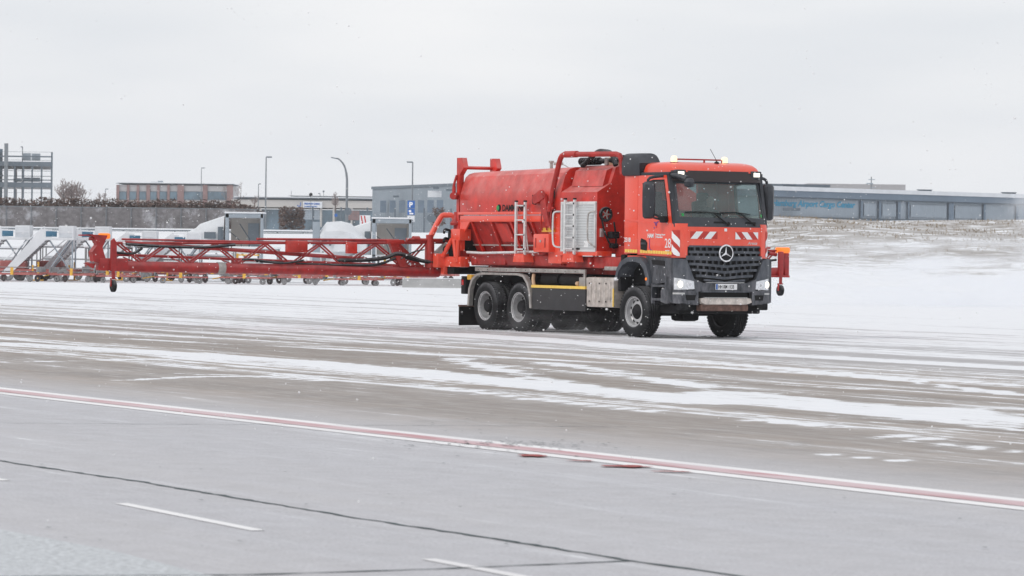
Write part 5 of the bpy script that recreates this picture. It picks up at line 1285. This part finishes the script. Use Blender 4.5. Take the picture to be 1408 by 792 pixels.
for k in range(140): x = (x1-x0)*k/139; bx(bm, x-.006, x+.006, -.006, .006, 0, zt2)
for k in range(12): z = zt2*k/11; bx(bm, 0, x1-x0, -.005, .005, z-.005, z+.005)
obj('wire_mesh', bm, 'frame_gy', cf)
for u in (391, 430, 469, 505, 543, 583, 620, 660): x = at(u, 300, Y).x-x0; bm = nb(); cyl(bm, (x, .02, 0), (x, .02, zt2+.25), .07, seg=8); obj('post', bm, 'frame_gy', cf)
# guardrail with snow
p0 = at(-60, 316, 272); gl = thing('guardrail', 'steel crash barrier capped with snow at the top of the left slope', 'guardrail', (p0.x, 272, hgt(-20, 272)))
zz = at(100, 317.0, 272).z-gl.location.z; xe_ = at(505, 318, 272).x-p0.x
bm = nb(); bx(bm, 0, xe_, 0, .08, zz-.09, zz+.02, .02); bx(bm, 0, xe_, 0, .08, zz+.05, zz+.13, .02); obj('rail', bm, 'frame_gy', gl)
bm = nb(); bx(bm, 0, xe_, -.05, .25, zz+.134, zz+.24, .04); obj('snow_cap', bm, 'snow', gl)
for k in range(16): x = xe_*(k+.5)/16; bm = nb(); bx(bm, x-.04, x+.04, .081, .16, -.3, zz+.1); obj('post', bm, 'post', gl)

# vegetation
def leafcloud(bm, c, sx, sy, sz, n, sl, sh=1):
    for _ in range(n):
        while True:
            a = Vector((random.uniform(-1, 1), random.uniform(-1, 1), random.uniform(-1, 1)))
            if a.length < 1: break
        p = Vector((c[0]+a.x*sx, c[1]+a.y*sy, c[2]+a.z*sz)); q = Matrix.Rotation(random.uniform(0, 6.3), 3, random.choice('XYZ')) @ Matrix.Rotation(random.uniform(0, 6.3), 3, random.choice('XYZ'))
        s = sl*random.uniform(.5, 1.4); vs = [bm.verts.new(p+q@Vector(k)*s) for k in ((-1, 0, 0), (0, -.35, 0), (1, 0, .2), (0, .35, 0))]
        bm.faces.new(vs)
Y = 300; xa, xb = at(-60, 280, Y).x, at(352, 280, Y).x; zb = 3.0; zt = at(150, 273.5, Y).z
hd_ = thing('hedge', 'long brown winter hedge running above the screen fence', 'hedge', (xa, Y, zb)); bm = nb()
x = xa
while x < xb:
    hh = (zt-zb)*random.uniform(.48, .53)*(1 if x < at(330, 280, Y).x else .86); leafcloud(bm, (x-xa, random.uniform(-.3, .3), hh*1.0), .9, .8, hh*1.0, 480, .17); x += .5
obj('foliage', bm, 'hedge', hd_)
bm = nb(); x = xa
while x < xb: cyl(bm, (x-xa, 0, 0), (x-xa+random.uniform(-.3, .3), 0, (zt-zb)*.9), .03, .01, 5); x += .5
obj('stem', bm, 'bark', hd_)
def bush(u, v0, v1, wpx, Y, label, m_='hedge', n=900, cat='bush'):
    b = at(u, v1, Y); t_ = at(u, v0, Y); h = t_.z-b.z; wd = wpx*Y/F/2; o = thing('bush', label, cat, (b.x, Y, b.z)); bm = nb()
    for k in range(15): leafcloud(bm, (((k % 3)-1)*wd*.62, random.uniform(-.4, .4), h*(.14+.18*(k//3)+random.uniform(-.02, .03))), wd*.42, .6, h*.17, n//12, .10)
    obj('foliage', bm, m_, o); bm = nb()
    for k in range(5): cyl(bm, (0, 0, -.2), (random.uniform(-.6, .6)*wd, 0, h*.8), .03, .01, 5)
    obj('stem', bm, 'bark', o)
bush(401, 285, 316, 36, 288, 'tall square brown bush in front of the low building', n=2200)
bush(603, 285, 312, 18, 288, 'loose brown bush beside the grey hall wall', n=500); bush(318, 300, 316, 30, 284, 'low snowy bush behind the first covered boarding stair', n=500)
def tree(u, vt, vb, wpx, Y, label, n=5, dens=1., thick=1.):
    b = at(u, vb, Y); h = at(u, vt, Y).z-b.z; o = thing('bare_tree', label, 'tree', (b.x, Y, b.z)); W2 = wpx*Y/F/2; tr, cw = nb(), nb()
    for k in range(n):
        bx_ = random.uniform(-.5, .5)*W2 if n > 1 else 0; hk = h*(random.uniform(.6, 1.) if n > 1 else .8)*(1-.35*(abs(bx_)/max(W2, .1))**1.5); lean = bx_*.35
        top = Vector((bx_+lean, random.uniform(-.6, .6), hk)); base_ = Vector((bx_, 0, -.2)); mid = base_.lerp(top, .5)+Vector((random.uniform(-.1, .1), 0, 0))*h*.2
        tube(tr, [base_, mid, top], [.045*thick+.004*h, .03*thick, .012*thick], 5, 3)
        for j in range(int(16*dens)):
            t = random.uniform(.25, .97); p = base_.lerp(top, t); sd_ = random.choice((-1, 1)); ln = (W2*.62+.2)*(1.15-t)*random.uniform(.6, 1.2)
            e = p+Vector((sd_*ln*random.uniform(.4, .9), random.uniform(-.5, .5)*ln, ln*random.uniform(.5, 1.1))); e.z = min(e.z, h*1.02)
            tube(cw, [p, p.lerp(e, .5)+Vector((0, 0, -.06*ln)), e], [.022*thick, .016*thick, .008*thick], 3)
            for q in range(4):
                p2 = p.lerp(e, random.uniform(.3, .95)); l2 = ln*.45*random.uniform(.5, 1.2); e2 = p2+Vector((random.uniform(-1, 1)*l2*.7, random.uniform(-.5, .5)*l2, l2*random.uniform(.3, 1))); e2.z = min(e2.z, h*1.03)
                tube(cw, [p2, e2], [.013*thick, .007*thick], 3)
                for q3 in range(2):
                    p3 = p2.lerp(e2, random.uniform(.3, .9)); tube(cw, [p3, p3+Vector((random.uniform(-1, 1)*l2*.4, 0, l2*random.uniform(.1, .5)))], [.010*thick, .006*thick], 3)
    obj('trunk', tr, 'bark', o); obj('crown', cw, 'twig', o)
tree(98, 243, 284, 54, 400, 'wide brown leafless thicket right of the car park', 11, .9, 1.5)
tree(146, 262, 282, 26, 420, 'small pale leafless tree left of the office building', 2, 1, 1.2)
tree(322, 238, 282, 40, 420, 'tall thin leafless tree at the right end of the office building', 2, .8, .9)
tree(461, 257, 290, 28, 495, 'small round leafless tree behind the low building roof', 1, 1.6, 2.0)
tree(345, 262, 286, 30, 470, 'faint leafless tree between office and low building', 2, .8, 1.0)
# signs
def signpost(u, vt, vb, Y, label, shape, m_, r, cat='sign', extra=None):
    t_ = at(u, vt, Y); zb = min(at(u, vb, Y).z, hgt(t_.x, Y)+.0) if vb > 300 else at(u, vb, Y).z; o = thing('road_sign', label, cat, (t_.x, Y, zb)); h = t_.z-zb
    bm = nb(); cyl(bm, (0, 0, 0), (0, 0, h), .035, seg=8); obj('pole', bm, 'post', o); bm = nb()
    if shape == 'round': cyl(bm, (0, -.06, h-r), (0, -.04, h-r), r, seg=24)
    else: bx(bm, -r, r, -.06, -.04, h-2*r, h, .01)
    pl = obj('sign_plate', bm, m_, o)
    if extra: extra(o, pl, h)
def pk(o, pl, h):
    text('P', .48, 'white', pl, (-.15, -.065, h-.44), SIDE, 'letter', .02)
    for k, dz in enumerate((.62, 1.12)):
        bm = nb(); bx(bm, -.25, .25, -.06, -.04, h-dz-.38, h-dz+.06, .01); q = obj('lower_plate', bm, 'stairw' if k else 'blue', o)
        bm = nb(); cyl(bm, (-.08, -.064, h-dz-.12), (-.08, -.061, h-dz-.12), .09, seg=12); bx(bm, -.12, .16, -.064, -.061, h-dz-.34, h-dz-.24); obj('pictogram', bm, 'white' if k == 0 else 'frame_gy', q)
signpost(565.5, 276, 330, 262, 'blue parking sign with pictogram plates on a pole before the grey hall', 'sq', 'blue', .26, extra=pk)
signpost(593, 294, 330, 262, 'round grey back of a sign right of the parking sign', 'round', 'frame_gy', .30)
signpost(478.5, 285.5, 320, 320, 'round sign plate on the curved lamp post', 'round', 'frame_gy', .33)
signpost(427.5, 265, 290, 480, 'round black sign sticking up above the low building roof', 'round', 'black', .24)
signpost(462, 294, 315, 288, 'small blue and white sign behind the covered boarding stair', 'sq', 'blue', .11)
signpost(400.5, 261, 290, 505, 'white radar pole on the low building roof', 'sq', 'stairw', .10)
def cross(o, pl, h):
    bm = nb()
    for k in range(2): prism(bm, [(-.08+.22*k-.1, h-.70), (.0+.22*k-.1, h-.70), (-.22+.22*k, h-.03), (-.30+.22*k, h-.03)], 'y', -.075, -.061)
    obj('diagonal_stripe', bm, 'wred', pl)
signpost(502, 296, 332, 250, 'white board with red and black diagonal stripes between two boarding stairs', 'sq', 'stairw', .36, extra=cross)
signpost(445, 262, 274, 505, 'tiny lamp-like mast on the far roof', 'sq', 'frame_gy', .12, 'mast')

# covered boarding stairs
def boarding(u0, u1, vt, Y, label, side_open=True):
    a = at(u0, vt, Y); b = at(u1, vt, Y); wd = b.x-a.x; h = a.z; o = thing('covered_boarding_stair', label, 'boarding stair', (a.x, Y, 0), 0, 'covered boarding stairs parked in a row')
    bm = nb()
    bx(bm, 0, .18, 0, .3, .35, h, .01); bx(bm, wd-.14, wd, 0, .3, .35, h, .01); bx(bm, -.02, wd+.02, 0, .35, h-.22, h+.003, .01)
    obj('portal_frame', bm, 'stairg', o)
    bm = nb(); bx(bm, -.05, wd+.05, -.05, 1.6, h+.01, h+.09, .03); obj('roof_snow', bm, 'snow', o)
    bm = nb(); bx(bm, .18, wd-.14, 1.5, 1.55, h*.42, h-.22); bx(bm, .0, .06, .3, 1.55, h*.42, h-.05); obj('cabin_wall', bm, 'cream', o)
    bm = nb(); bx(bm, wd*.55, wd-.3, 1.46, 1.5, h*.45, h*.86); bx(bm, wd-.14, wd-.08, .3, 1.55, h*.42, h-.1); obj('door_panel', bm, 'stairg', o)
    bm = nb(); tube(bm, [(wd*.35, .8, h*.85), (wd*.62, .8, h*.62), (wd*.62, .8, h*.45)], .03, 6); tube(bm, [(.2, .8, h*.72), (wd*.35, .8, h*.60), (wd*.42, .8, h*.45)], .025, 6, 3)
    obj('bellows_strut', bm, 'frame_gy', o)
    bm = nb(); bx(bm, 0, wd, 0, 1.6, h*.40, h*.42+.02); obj('platform', bm, 'stairw', o)
    bm = nb()                                           # white canopy tunnel running down behind
    secs = []
    for x, y, zt_, zb_ in ((-.1, 1.0, h-.1, h*.42), (-1.4, 1.2, h*.84, h*.4), (-1.6, 1.2, h*.78, h*.36), (-3.3, 1.5, h*.52, h*.12)):
        m_ = (zt_+zb_)/2; secs.append([(x, y-.7, zb_), (x, y-.75, m_), (x, y-.55, zt_-.08), (x, y, zt_), (x, y+.55, zt_-.08), (x, y+.75, m_), (x, y+.7, zb_)])
    loft(bm, secs); obj('canopy', bm, 'stairw', o)
    bm = nb(); bx(bm, -1.1, -.5, .20, .28, h*.62, h*.72, .01); bx(bm, -.4, -.12, .20, .28, h*.55, h*.8, .01); obj('canopy_window', bm, 'frame_gy', o)
    bm = nb(); bx(bm, -3.2, wd+.5, .2, 1.4, .35, .6, .03)
    for x in (.3, wd-.3):
        cyl(bm, (x, .3, .6), (x-.8, .3, h*.40), .05)
        cyl(bm, (x, 1.2, .6), (x, 1.2, h*.4), .06)
    obj('chassis', bm, 'dollygrey', o)
    bm = nb(); bx(bm, wd*.3, wd*.36, -.05, .0, .5, h*.4); bx(bm, wd*.2, wd*.9, -.08, -.03, h*.37, h*.39); obj('safety_strip', bm, 'yellow', o)
    for x in (-2.6, wd):
        bm = nb(); lathe(bm, [(.1, -.1), (.28, -.12), (.33, -.05), (.33, .05), (.28, .12), (.1, .1)], 20, 'y', (x, .2, .33)); obj('wheel', bm, 'tyre', o)
    return o
boarding(310, 362, 293.5, 190, 'covered boarding stair with open portal left of the bare grey lamp, tunnel sloping left')
boarding(430, 440, 303, 192, 'covered boarding stair seen edge-on with only its narrow grey frame showing') if False else None
boarding(512, 566, 301, 194, 'covered boarding stair with open portal nearest the truck, in front of the parking sign')
def domed():
    Y = 192; a = at(430, 305, Y); o = thing('covered_boarding_stair', 'covered boarding stair with a snow-white domed canopy between the two open portals', 'boarding stair', (a.x, Y, 0), 0, 'covered boarding stairs parked in a row'); s = Y/F; h = a.z
    bm = nb(); bx(bm, 0, 10*s, 0, .3, .35, h, .01); obj('portal_frame', bm, 'stairg', o)
    bm = nb(); secs = []
    for x, k in ((11, .86), (18, .98), (38, 1.0), (52, .96), (62, .84), (74, .70)):
        zt_ = h*k; zb_ = h*.50; m_ = (zt_*.7+zb_*.3); secs.append([(x*s, -.1, zb_), (x*s, -.15, m_), (x*s, .15, zt_-.05), (x*s, .8, zt_+.06), (x*s, 1.45, zt_-.05), (x*s, 1.7, m_), (x*s, 1.6, zb_)])
    loft(bm, secs); obj('canopy', bm, 'stairw', o)
    bm = nb(); prism(bm, [(28*s, h*.50), (58*s, h*.50), (52*s, h*.76), (48*s, h*.79), (38*s, h*.79), (35*s, h*.76)], 'y', -.42, -.18); obj('canopy_hood', bm, 'stairw', o)
    bm = nb(); bx(bm, 13*s, 20*s, -.20, -.16, h*.62, h*.69); bx(bm, 23*s, 26*s, -.20, -.16, h*.6, h*.70); obj('canopy_window', bm, 'frame_gy', o)
    bm = nb(); bx(bm, 0, 78*s, .2, 1.4, .35, .6, .03)
    for x in (14, 40, 66): cyl(bm, (x*s, .3, .5), (x*s, .3, h*.5), .05)
    cyl(bm, (20*s, .3, .6), (62*s, .3, h*.5), .05); obj('chassis', bm, 'dollygrey', o)
    bm = nb(); prism(bm, [(10*s, .4), (24*s, .4), (48*s, h*.52), (36*s, h*.52)], 'y', .1, .2); obj('stair_flight', bm, 'stairw', o)
    for x in (8, 68):
        bm = nb(); lathe(bm, [(.1, -.1), (.28, -.12), (.33, -.05), (.33, .05), (.28, .12), (.1, .1)], 20, 'y', (x*s, .2, .33)); obj('wheel', bm, 'tyre', o)
    return o
domed()
# open passenger stairs, far left
def pstairs(loc, label, h=2.55, flip=1):
    o = thing('passenger_stairs', label, 'passenger stairs', loc, 0, 'mobile passenger stairs parked at the left')
    bm = nb(); bx(bm, -1.3, 2.3, 0, 1.6, .34, .56, .03); bx(bm, -1.2, 0, .1, 1.5, .56, .95, .05); obj('chassis', bm, 'dollyred', o)
    bm = nb(); prism(bm, [(-1.1, .35), (-.65, .35), (1.05, h-.55), (1.05, h-.1), (.75, h-.1)], 'y', -.05, .03); prism(bm, [(-1.1, .35), (-.65, .35), (1.05, h-.55), (1.05, h-.1), (.75, h-.1)], 'y', 1.55, 1.63); obj('stair_side', bm, 'stairw', o)
    bm = nb()
    for k in range(12): x = -.95+1.85*k/12; z = .42+(h-1.0)*k/12; bx(bm, x, x+.26, .04, 1.54, z, z+.05)
    obj('tread', bm, 'dollygrey', o)
    bm = nb(); bx(bm, .85, 2.3, -.06, 1.64, h-.62, h-.5, .01); obj('platform', bm, 'stairw', o)
    bm = nb()
    for x in (.9, 1.6, 2.25): cyl(bm, (x, -.03, h-.5), (x, -.03, h+.02), .025, seg=6)
    for z in (h-.02, h-.25): cyl(bm, (.9, -.03, z), (2.25, -.03, z), .022, seg=6)
    cyl(bm, (-1.0, -.02, .95), (.9, -.02, h+.02), .025, seg=6); obj('handrail', bm, 'stairw', o)
    bm = nb(); bx(bm, 1.55, 2.25, .2, 1.4, h-.5, h+.06, .03); obj('cabin', bm, 'stairw', o)
    bm = nb(); bx(bm, .98, 1.5, -.09, -.06, h-.46, h-.2, .01); obj('side_board', bm, M['board'], o)
    bm = nb()
    for a, b in (((1.1, .2, .5), (2.1, .2, h-.6)), ((2.1, .2, .5), (1.1, .2, h-.6)), ((2.2, .2, .5), (2.2, .2, h-.6)), ((2.2, 1.4, .5), (2.2, 1.4, h-.6)), ((1.1, 1.4, .5), (2.1, 1.4, h-.6))): cyl(bm, a, b, .04, seg=6)
    obj('support_strut', bm, 'stairg', o)
    bm = nb(); bx(bm, .6, .68, -.1, .0, .05, .9); bx(bm, .35, .42, -.1, 0, .45, .75); bx(bm, .3, .9, -.12, -.02, .03, .07); obj('stabiliser', bm, 'yellow', o)
    for x in (-.8, 1.8):
        bm = nb(); lathe(bm, [(.1, -.09), (.25, -.1), (.30, -.05), (.30, .05), (.25, .1), (.1, .09)], 20, 'y', (x, .05, .30)); w_ = obj('wheel', bm, 'tyre', o)
    return o
ps = pstairs((at(34, 380, 174).x, 174, 0), 'white passenger stairs with blue board, second from the left edge')
ps['label'] = 'white passenger stairs with a blue board, directly left of the boom tip'
for u, Y_, sc_, lab in ((-26, 174.5, 1, 'white passenger stairs cut by the left photo edge'), (84, 176, 1, 'white passenger stairs partly hidden behind the boom tip'), (150, 180, .94, 'white passenger stairs seen through the outer boom lattice'), (212, 181, .92, 'white passenger stairs behind the middle of the boom, left of the first portal')):
    c = copy_tree(ps); c.location = (at(u, 380, Y_).x, Y_, 0); c['label'] = lab; c.scale = (1, 1, sc_)
# baggage dollies
def dolly():
    o = thing('baggage_dolly', '-', 'baggage dolly', (0, 0, 0), 0, 'baggage dollies parked in a line')
    bm = nb(); bx(bm, 0, 2.5, 0, 1.5, .30, .37, .01); obj('deck', bm, 'dollyred', o)
    bm = nb()
    for k in range(7): x = .12+.37*k; cyl(bm, (x, .02, .44), (x, 1.48, .44), .03, seg=6)
    obj('roller', bm, 'dollygrey', o)
    bm = nb()
    for x in (.02, 2.46): bx(bm, x-.02, x+.03, 0, 1.5, .42, .66, .005)
    bx(bm, .02, 2.48, 1.46, 1.5, .60, .64, .005); obj('end_rail', bm, 'dollygrey', o)
    bm = nb(); cyl(bm, (-.55, .75, .25), (0, .75, .36), .03, seg=6); bx(bm, 1.15, 1.3, -.03, .0, .30, .62, .005); obj('drawbar', bm, 'yellow', o)
    for x in (.4, 2.1):
        for y in (.1, 1.4):
            bm = nb(); lathe(bm, [(.04, -.04), (.12, -.05), (.15, -.03), (.15, .03), (.12, .05), (.04, .04)], 16, 'y', (x, y, .15)); obj('wheel', bm, 'tyre', o)
    return o
D0 = dolly(); names = ['first', 'second', 'third', 'fourth', 'fifth', 'sixth', 'seventh', 'eighth', 'ninth', 'tenth', 'eleventh', 'twelfth', 'thirteenth', 'fourteenth', 'fifteenth', 'sixteenth']
xL = at(-14, 387, 171).x
for k in range(8):
    o = D0 if k == 0 else copy_tree(D0); Y_ = 170.5+random.uniform(-.5, .5)
    o.location = (xL+2.62*k+random.uniform(-.25, .25), Y_, 0); o.rotation_euler = (0, 0, random.uniform(-.2, .2)); o.scale = (random.uniform(.8, 1), 1, random.uniform(.8, 1.15)); o['label'] = 'red baggage dolly in the near line, %s from the left edge of the photo' % names[k]
for k in range(8):
    o = copy_tree(D0); o.location = (xL+.9+2.6*k+random.uniform(-.4, .4), 174.6+random.uniform(-.3, .3), 0); o.rotation_euler = (0, 0, random.uniform(-.25, .25)); o.scale = (1, 1, random.uniform(1, 1.6)); o['label'] = 'red baggage dolly in the row behind, %s from the left edge' % names[k]; o['group'] = 'baggage dollies in the second row'
# tall container dollies / equipment frames in white and grey behind
def rack():
    o = thing('container_trolley', '-', 'trolley', (0, 0, 0), 0, 'snow covered trolleys behind the dollies')
    bm = nb(); bx(bm, 0, 2.2, 0, 1.4, .4, .5)
    for x in (0.03, 2.17):
        for y in (.03, 1.37): cyl(bm, (x, y, .5), (x, y, 1.5), .035, seg=6)
    for z in (.95, 1.5): bx(bm, 0, 2.2, 0, .05, z-.03, z+.03); bx(bm, 0, 2.2, 1.35, 1.4, z-.03, z+.03)
    obj('frame', bm, 'dollygrey', o); bm = nb(); bx(bm, -.05, 2.25, -.05, 1.45, 1.53, 1.64, .04); obj('snow_load', bm, 'snow', o)
    bm = nb(); bx(bm, .1, 1.3, .2, 1.2, .5, 1.1, .05); obj('crate', bm, 'stairw', o)
    for x in (.4, 1.8):
        bm = nb(); lathe(bm, [(.04, -.05), (.16, -.06), (.2, -.03), (.2, .03), (.16, .06), (.04, .05)], 16, 'y', (x, .05, .2)); obj('wheel', bm, 'tyre', o)
    return o
R0_ = rack()
for k in range(7):
    o = R0_ if k == 0 else copy_tree(R0_); u = -10+66*k+random.uniform(-8, 8); Y_ = 181+random.uniform(-1, 2); o.location = (at(u, 380, Y_).x, Y_, 0); o.scale = (1, 1, random.uniform(.8, 1.1)); o['label'] = 'snow covered grey trolley in the back row, %s from the left edge' % names[k]
# low concrete barrier behind the truck's tail
p0, p1 = at(553, 393, 166), at(700, 393, 166)
o = thing('concrete_barrier', 'low grey concrete barrier right of the baggage dollies, behind the truck tail', 'barrier', (p0.x, 166, 0))
bm = nb(); prism(bm, [(0, 0), (.5, 0), (.34, .12), (.30, .40), (.2, .40), (.16, .12)], 'x', 0, p1.x-p0.x); obj('barrier_wall', bm, 'barrier', o)
bm = nb(); bx(bm, 0, p1.x-p0.x, .17, .33, .403, .43, .01); obj('snow_cap', bm, 'snow', o)

# dry grass on the bank (nobody could count it)
bm = nb()
for _ in range(9000):
    x = random.uniform(10, 42); y = random.uniform(160, 205); z = hgt(x, y)
    if z < 1.2 or random.random() > sm(.9, 3.2, z)*.9 or sin(x*1.3+y*.5)+sin(x*.47-y*.9)+random.uniform(-1, 1) < .1 or x > 30+random.uniform(0, 8): continue
    h_ = random.uniform(.05, .16); a = random.uniform(-.1, .1); b = .03
    vs = [bm.verts.new(q) for q in ((x-b, y, z-.02), (x+b, y, z-.02), (x+a*1.2, y+random.uniform(-.05, .05), z+h_))]; bm.faces.new(vs)
tag(obj('dry_grass', bm, 'grass'), 'dry brown grass poking through the snow on the bank', 'grass', kind='stuff')

# snow in the air
bm = nb()
def flake(p, r):
    q = Matrix.Rotation(random.uniform(0, 6), 3, 'X') @ Matrix.Rotation(random.uniform(0, 6), 3, 'Z')
    d = [Vector(k)*r for k in ((1, 0, 0), (-1, 0, 0), (0, 1, 0), (0, -1, 0), (0, 0, 1), (0, 0, -1))]
    v = [bm.verts.new(p+q@k) for k in d]
    for a, b, c in ((0, 2, 4), (2, 1, 4), (1, 3, 4), (3, 0, 4), (2, 0, 5), (1, 2, 5), (3, 1, 5), (0, 3, 5)): bm.faces.new((v[a], v[b], v[c]))
for _ in range(7000):
    y = 20+110*random.random()**.6; x = random.uniform(-.17, .17)*y; z = random.uniform(.02, 1.8+y*.075); flake(Vector((x, y, z)), random.uniform(.003, .009)*(1.8 if random.random() < .10 else 1))
for _ in range(1000):   # thicker round the truck, whirled up
    x = random.uniform(-8, 9); y = random.uniform(68, 86); z = random.uniform(.02, 1)**1.3*4; flake(Vector((x, y, z)), random.uniform(.004, .012))
tag(obj('falling_snow', bm, mat('snowflake', (.93, .94, .96), .6)), 'snowflakes drifting through the air', 'snowflakes', kind='stuff')

def plume(name, loc, dims, dens, label, sc, lo=.48, hi=.75, rot=0, seed=0):
    bm = nb(); bmesh.ops.create_icosphere(bm, subdivisions=3, radius=1)
    m = bpy.data.materials.new(name); m.use_nodes = True; t = m.node_tree; t.nodes.remove(t.nodes['Principled BSDF']); o_ = [n for n in t.nodes if n.type == 'OUTPUT_MATERIAL'][0]
    pv = t.nodes.new('ShaderNodeVolumePrincipled'); pv.inputs['Color'].default_value = (.96, .97, .99, 1); pv.inputs['Anisotropy'].default_value = .2
    tcn = t.nodes.new('ShaderNodeTexCoord'); ln = t.nodes.new('ShaderNodeVectorMath'); ln.operation = 'LENGTH'; t.links.new(tcn.outputs['Object'], ln.inputs[0])
    fo = t.nodes.new('ShaderNodeMapRange'); fo.interpolation_type = 'SMOOTHSTEP'; fo.inputs['From Min'].default_value = 1; fo.inputs['From Max'].default_value = .15; t.links.new(ln.outputs['Value'], fo.inputs['Value'])
    mp_ = t.nodes.new('ShaderNodeMapping'); mp_.inputs['Scale'].default_value = sc; mp_.inputs['Location'].default_value = (seed, 0, 0); t.links.new(tcn.outputs['Object'], mp_.inputs[0])
    n = t.nodes.new('ShaderNodeTexNoise'); n.inputs['Scale'].default_value = 1; n.inputs['Detail'].default_value = 6; n.inputs['Roughness'].default_value = .62; t.links.new(mp_.outputs[0], n.inputs[0])
    r = t.nodes.new('ShaderNodeMapRange'); r.inputs['From Min'].default_value = lo; r.inputs['From Max'].default_value = hi; t.links.new(n.outputs['Fac'], r.inputs['Value'])
    a = t.nodes.new('ShaderNodeMath'); a.operation = 'MULTIPLY'; t.links.new(fo.outputs[0], a.inputs[0]); t.links.new(r.outputs[0], a.inputs[1])
    b = t.nodes.new('ShaderNodeMath'); b.operation = 'MULTIPLY'; t.links.new(a.outputs[0], b.inputs[0]); b.inputs[1].default_value = dens
    t.links.new(b.outputs[0], pv.inputs['Density']); t.links.new(pv.outputs[0], o_.inputs['Volume'])
    o = obj('blowing_snow', bm, m); o.scale = dims; o.location = loc; o.rotation_euler = (0, 0, rot); tag(o, label, 'blowing snow', kind='stuff')
plume('plume_bank', (16.5, 129, .5), (14, 9, 2.5), 1.0, 'white cloud of blown snow in front of the bank right of the truck', (4.2, 2.2, 5), .47, .70)
plume('plume_edge', (21.5, 132, 3.4), (5.2, 5, 4.0), .7, 'thin veil of blown snow before the right end of the cargo hall', (3.6, 2, 5), .49, .72, seed=4)
plume('plume_truck', (1.0, 80.3, .2), (3.6, 1.6, .5), .22, 'low snow spray thrown up behind the front wheels under the truck', (3, 2, 2), .42, .8, R(-60), 9)
# slush thrown off and lying round the tyres
bm = nb(); TM = Matrix.Translation(TR.location) @ Matrix.Rotation(R(-60), 4, 'Z')
for wx in (0, -4.76, -6.24):
    for wy in (-1.08, 1.08):
        for _ in range(150):
            p = TM @ Vector((wx-abs(random.gauss(0, .55))+.25, wy+random.gauss(0, .26), .0)); r = random.uniform(.008, .035)
            k = len(bm.verts); vs = [bm.verts.new((p.x+r*cos(a)*random.uniform(.6, 1.3), p.y+r*sin(a)*random.uniform(.6, 1.3), .002)) for a in (0, 1.05, 2.1, 3.14, 4.2, 5.2)]
            tp = bm.verts.new((p.x, p.y, r*random.uniform(.4, .9)))
            for i in range(6): bm.faces.new((vs[i], vs[(i+1) % 6], tp))
tag(obj('slush', bm, mat('slush', (.62, .62, .64), .6, 0, .2, 6)), 'crumbs of grey slush around the truck tyres', 'slush', kind='stuff')
# haze: pale air between the camera and the far buildings
bm = nb(); bx(bm, -905, 905, -101, 1005, -1.2, 22)
hz = bpy.data.materials.new('haze'); hz.use_nodes = True; t = hz.node_tree; t.nodes.remove(t.nodes['Principled BSDF'])
pv = t.nodes.new('ShaderNodeVolumePrincipled'); pv.inputs['Color'].default_value = (.95, .96, .98, 1); pv.inputs['Density'].default_value = .00017
t.links.new(pv.outputs[0], [n for n in t.nodes if n.type == 'OUTPUT_MATERIAL'][0].inputs['Volume'])
tag(obj('haze', bm, hz), 'pale winter haze', 'haze', kind='stuff')
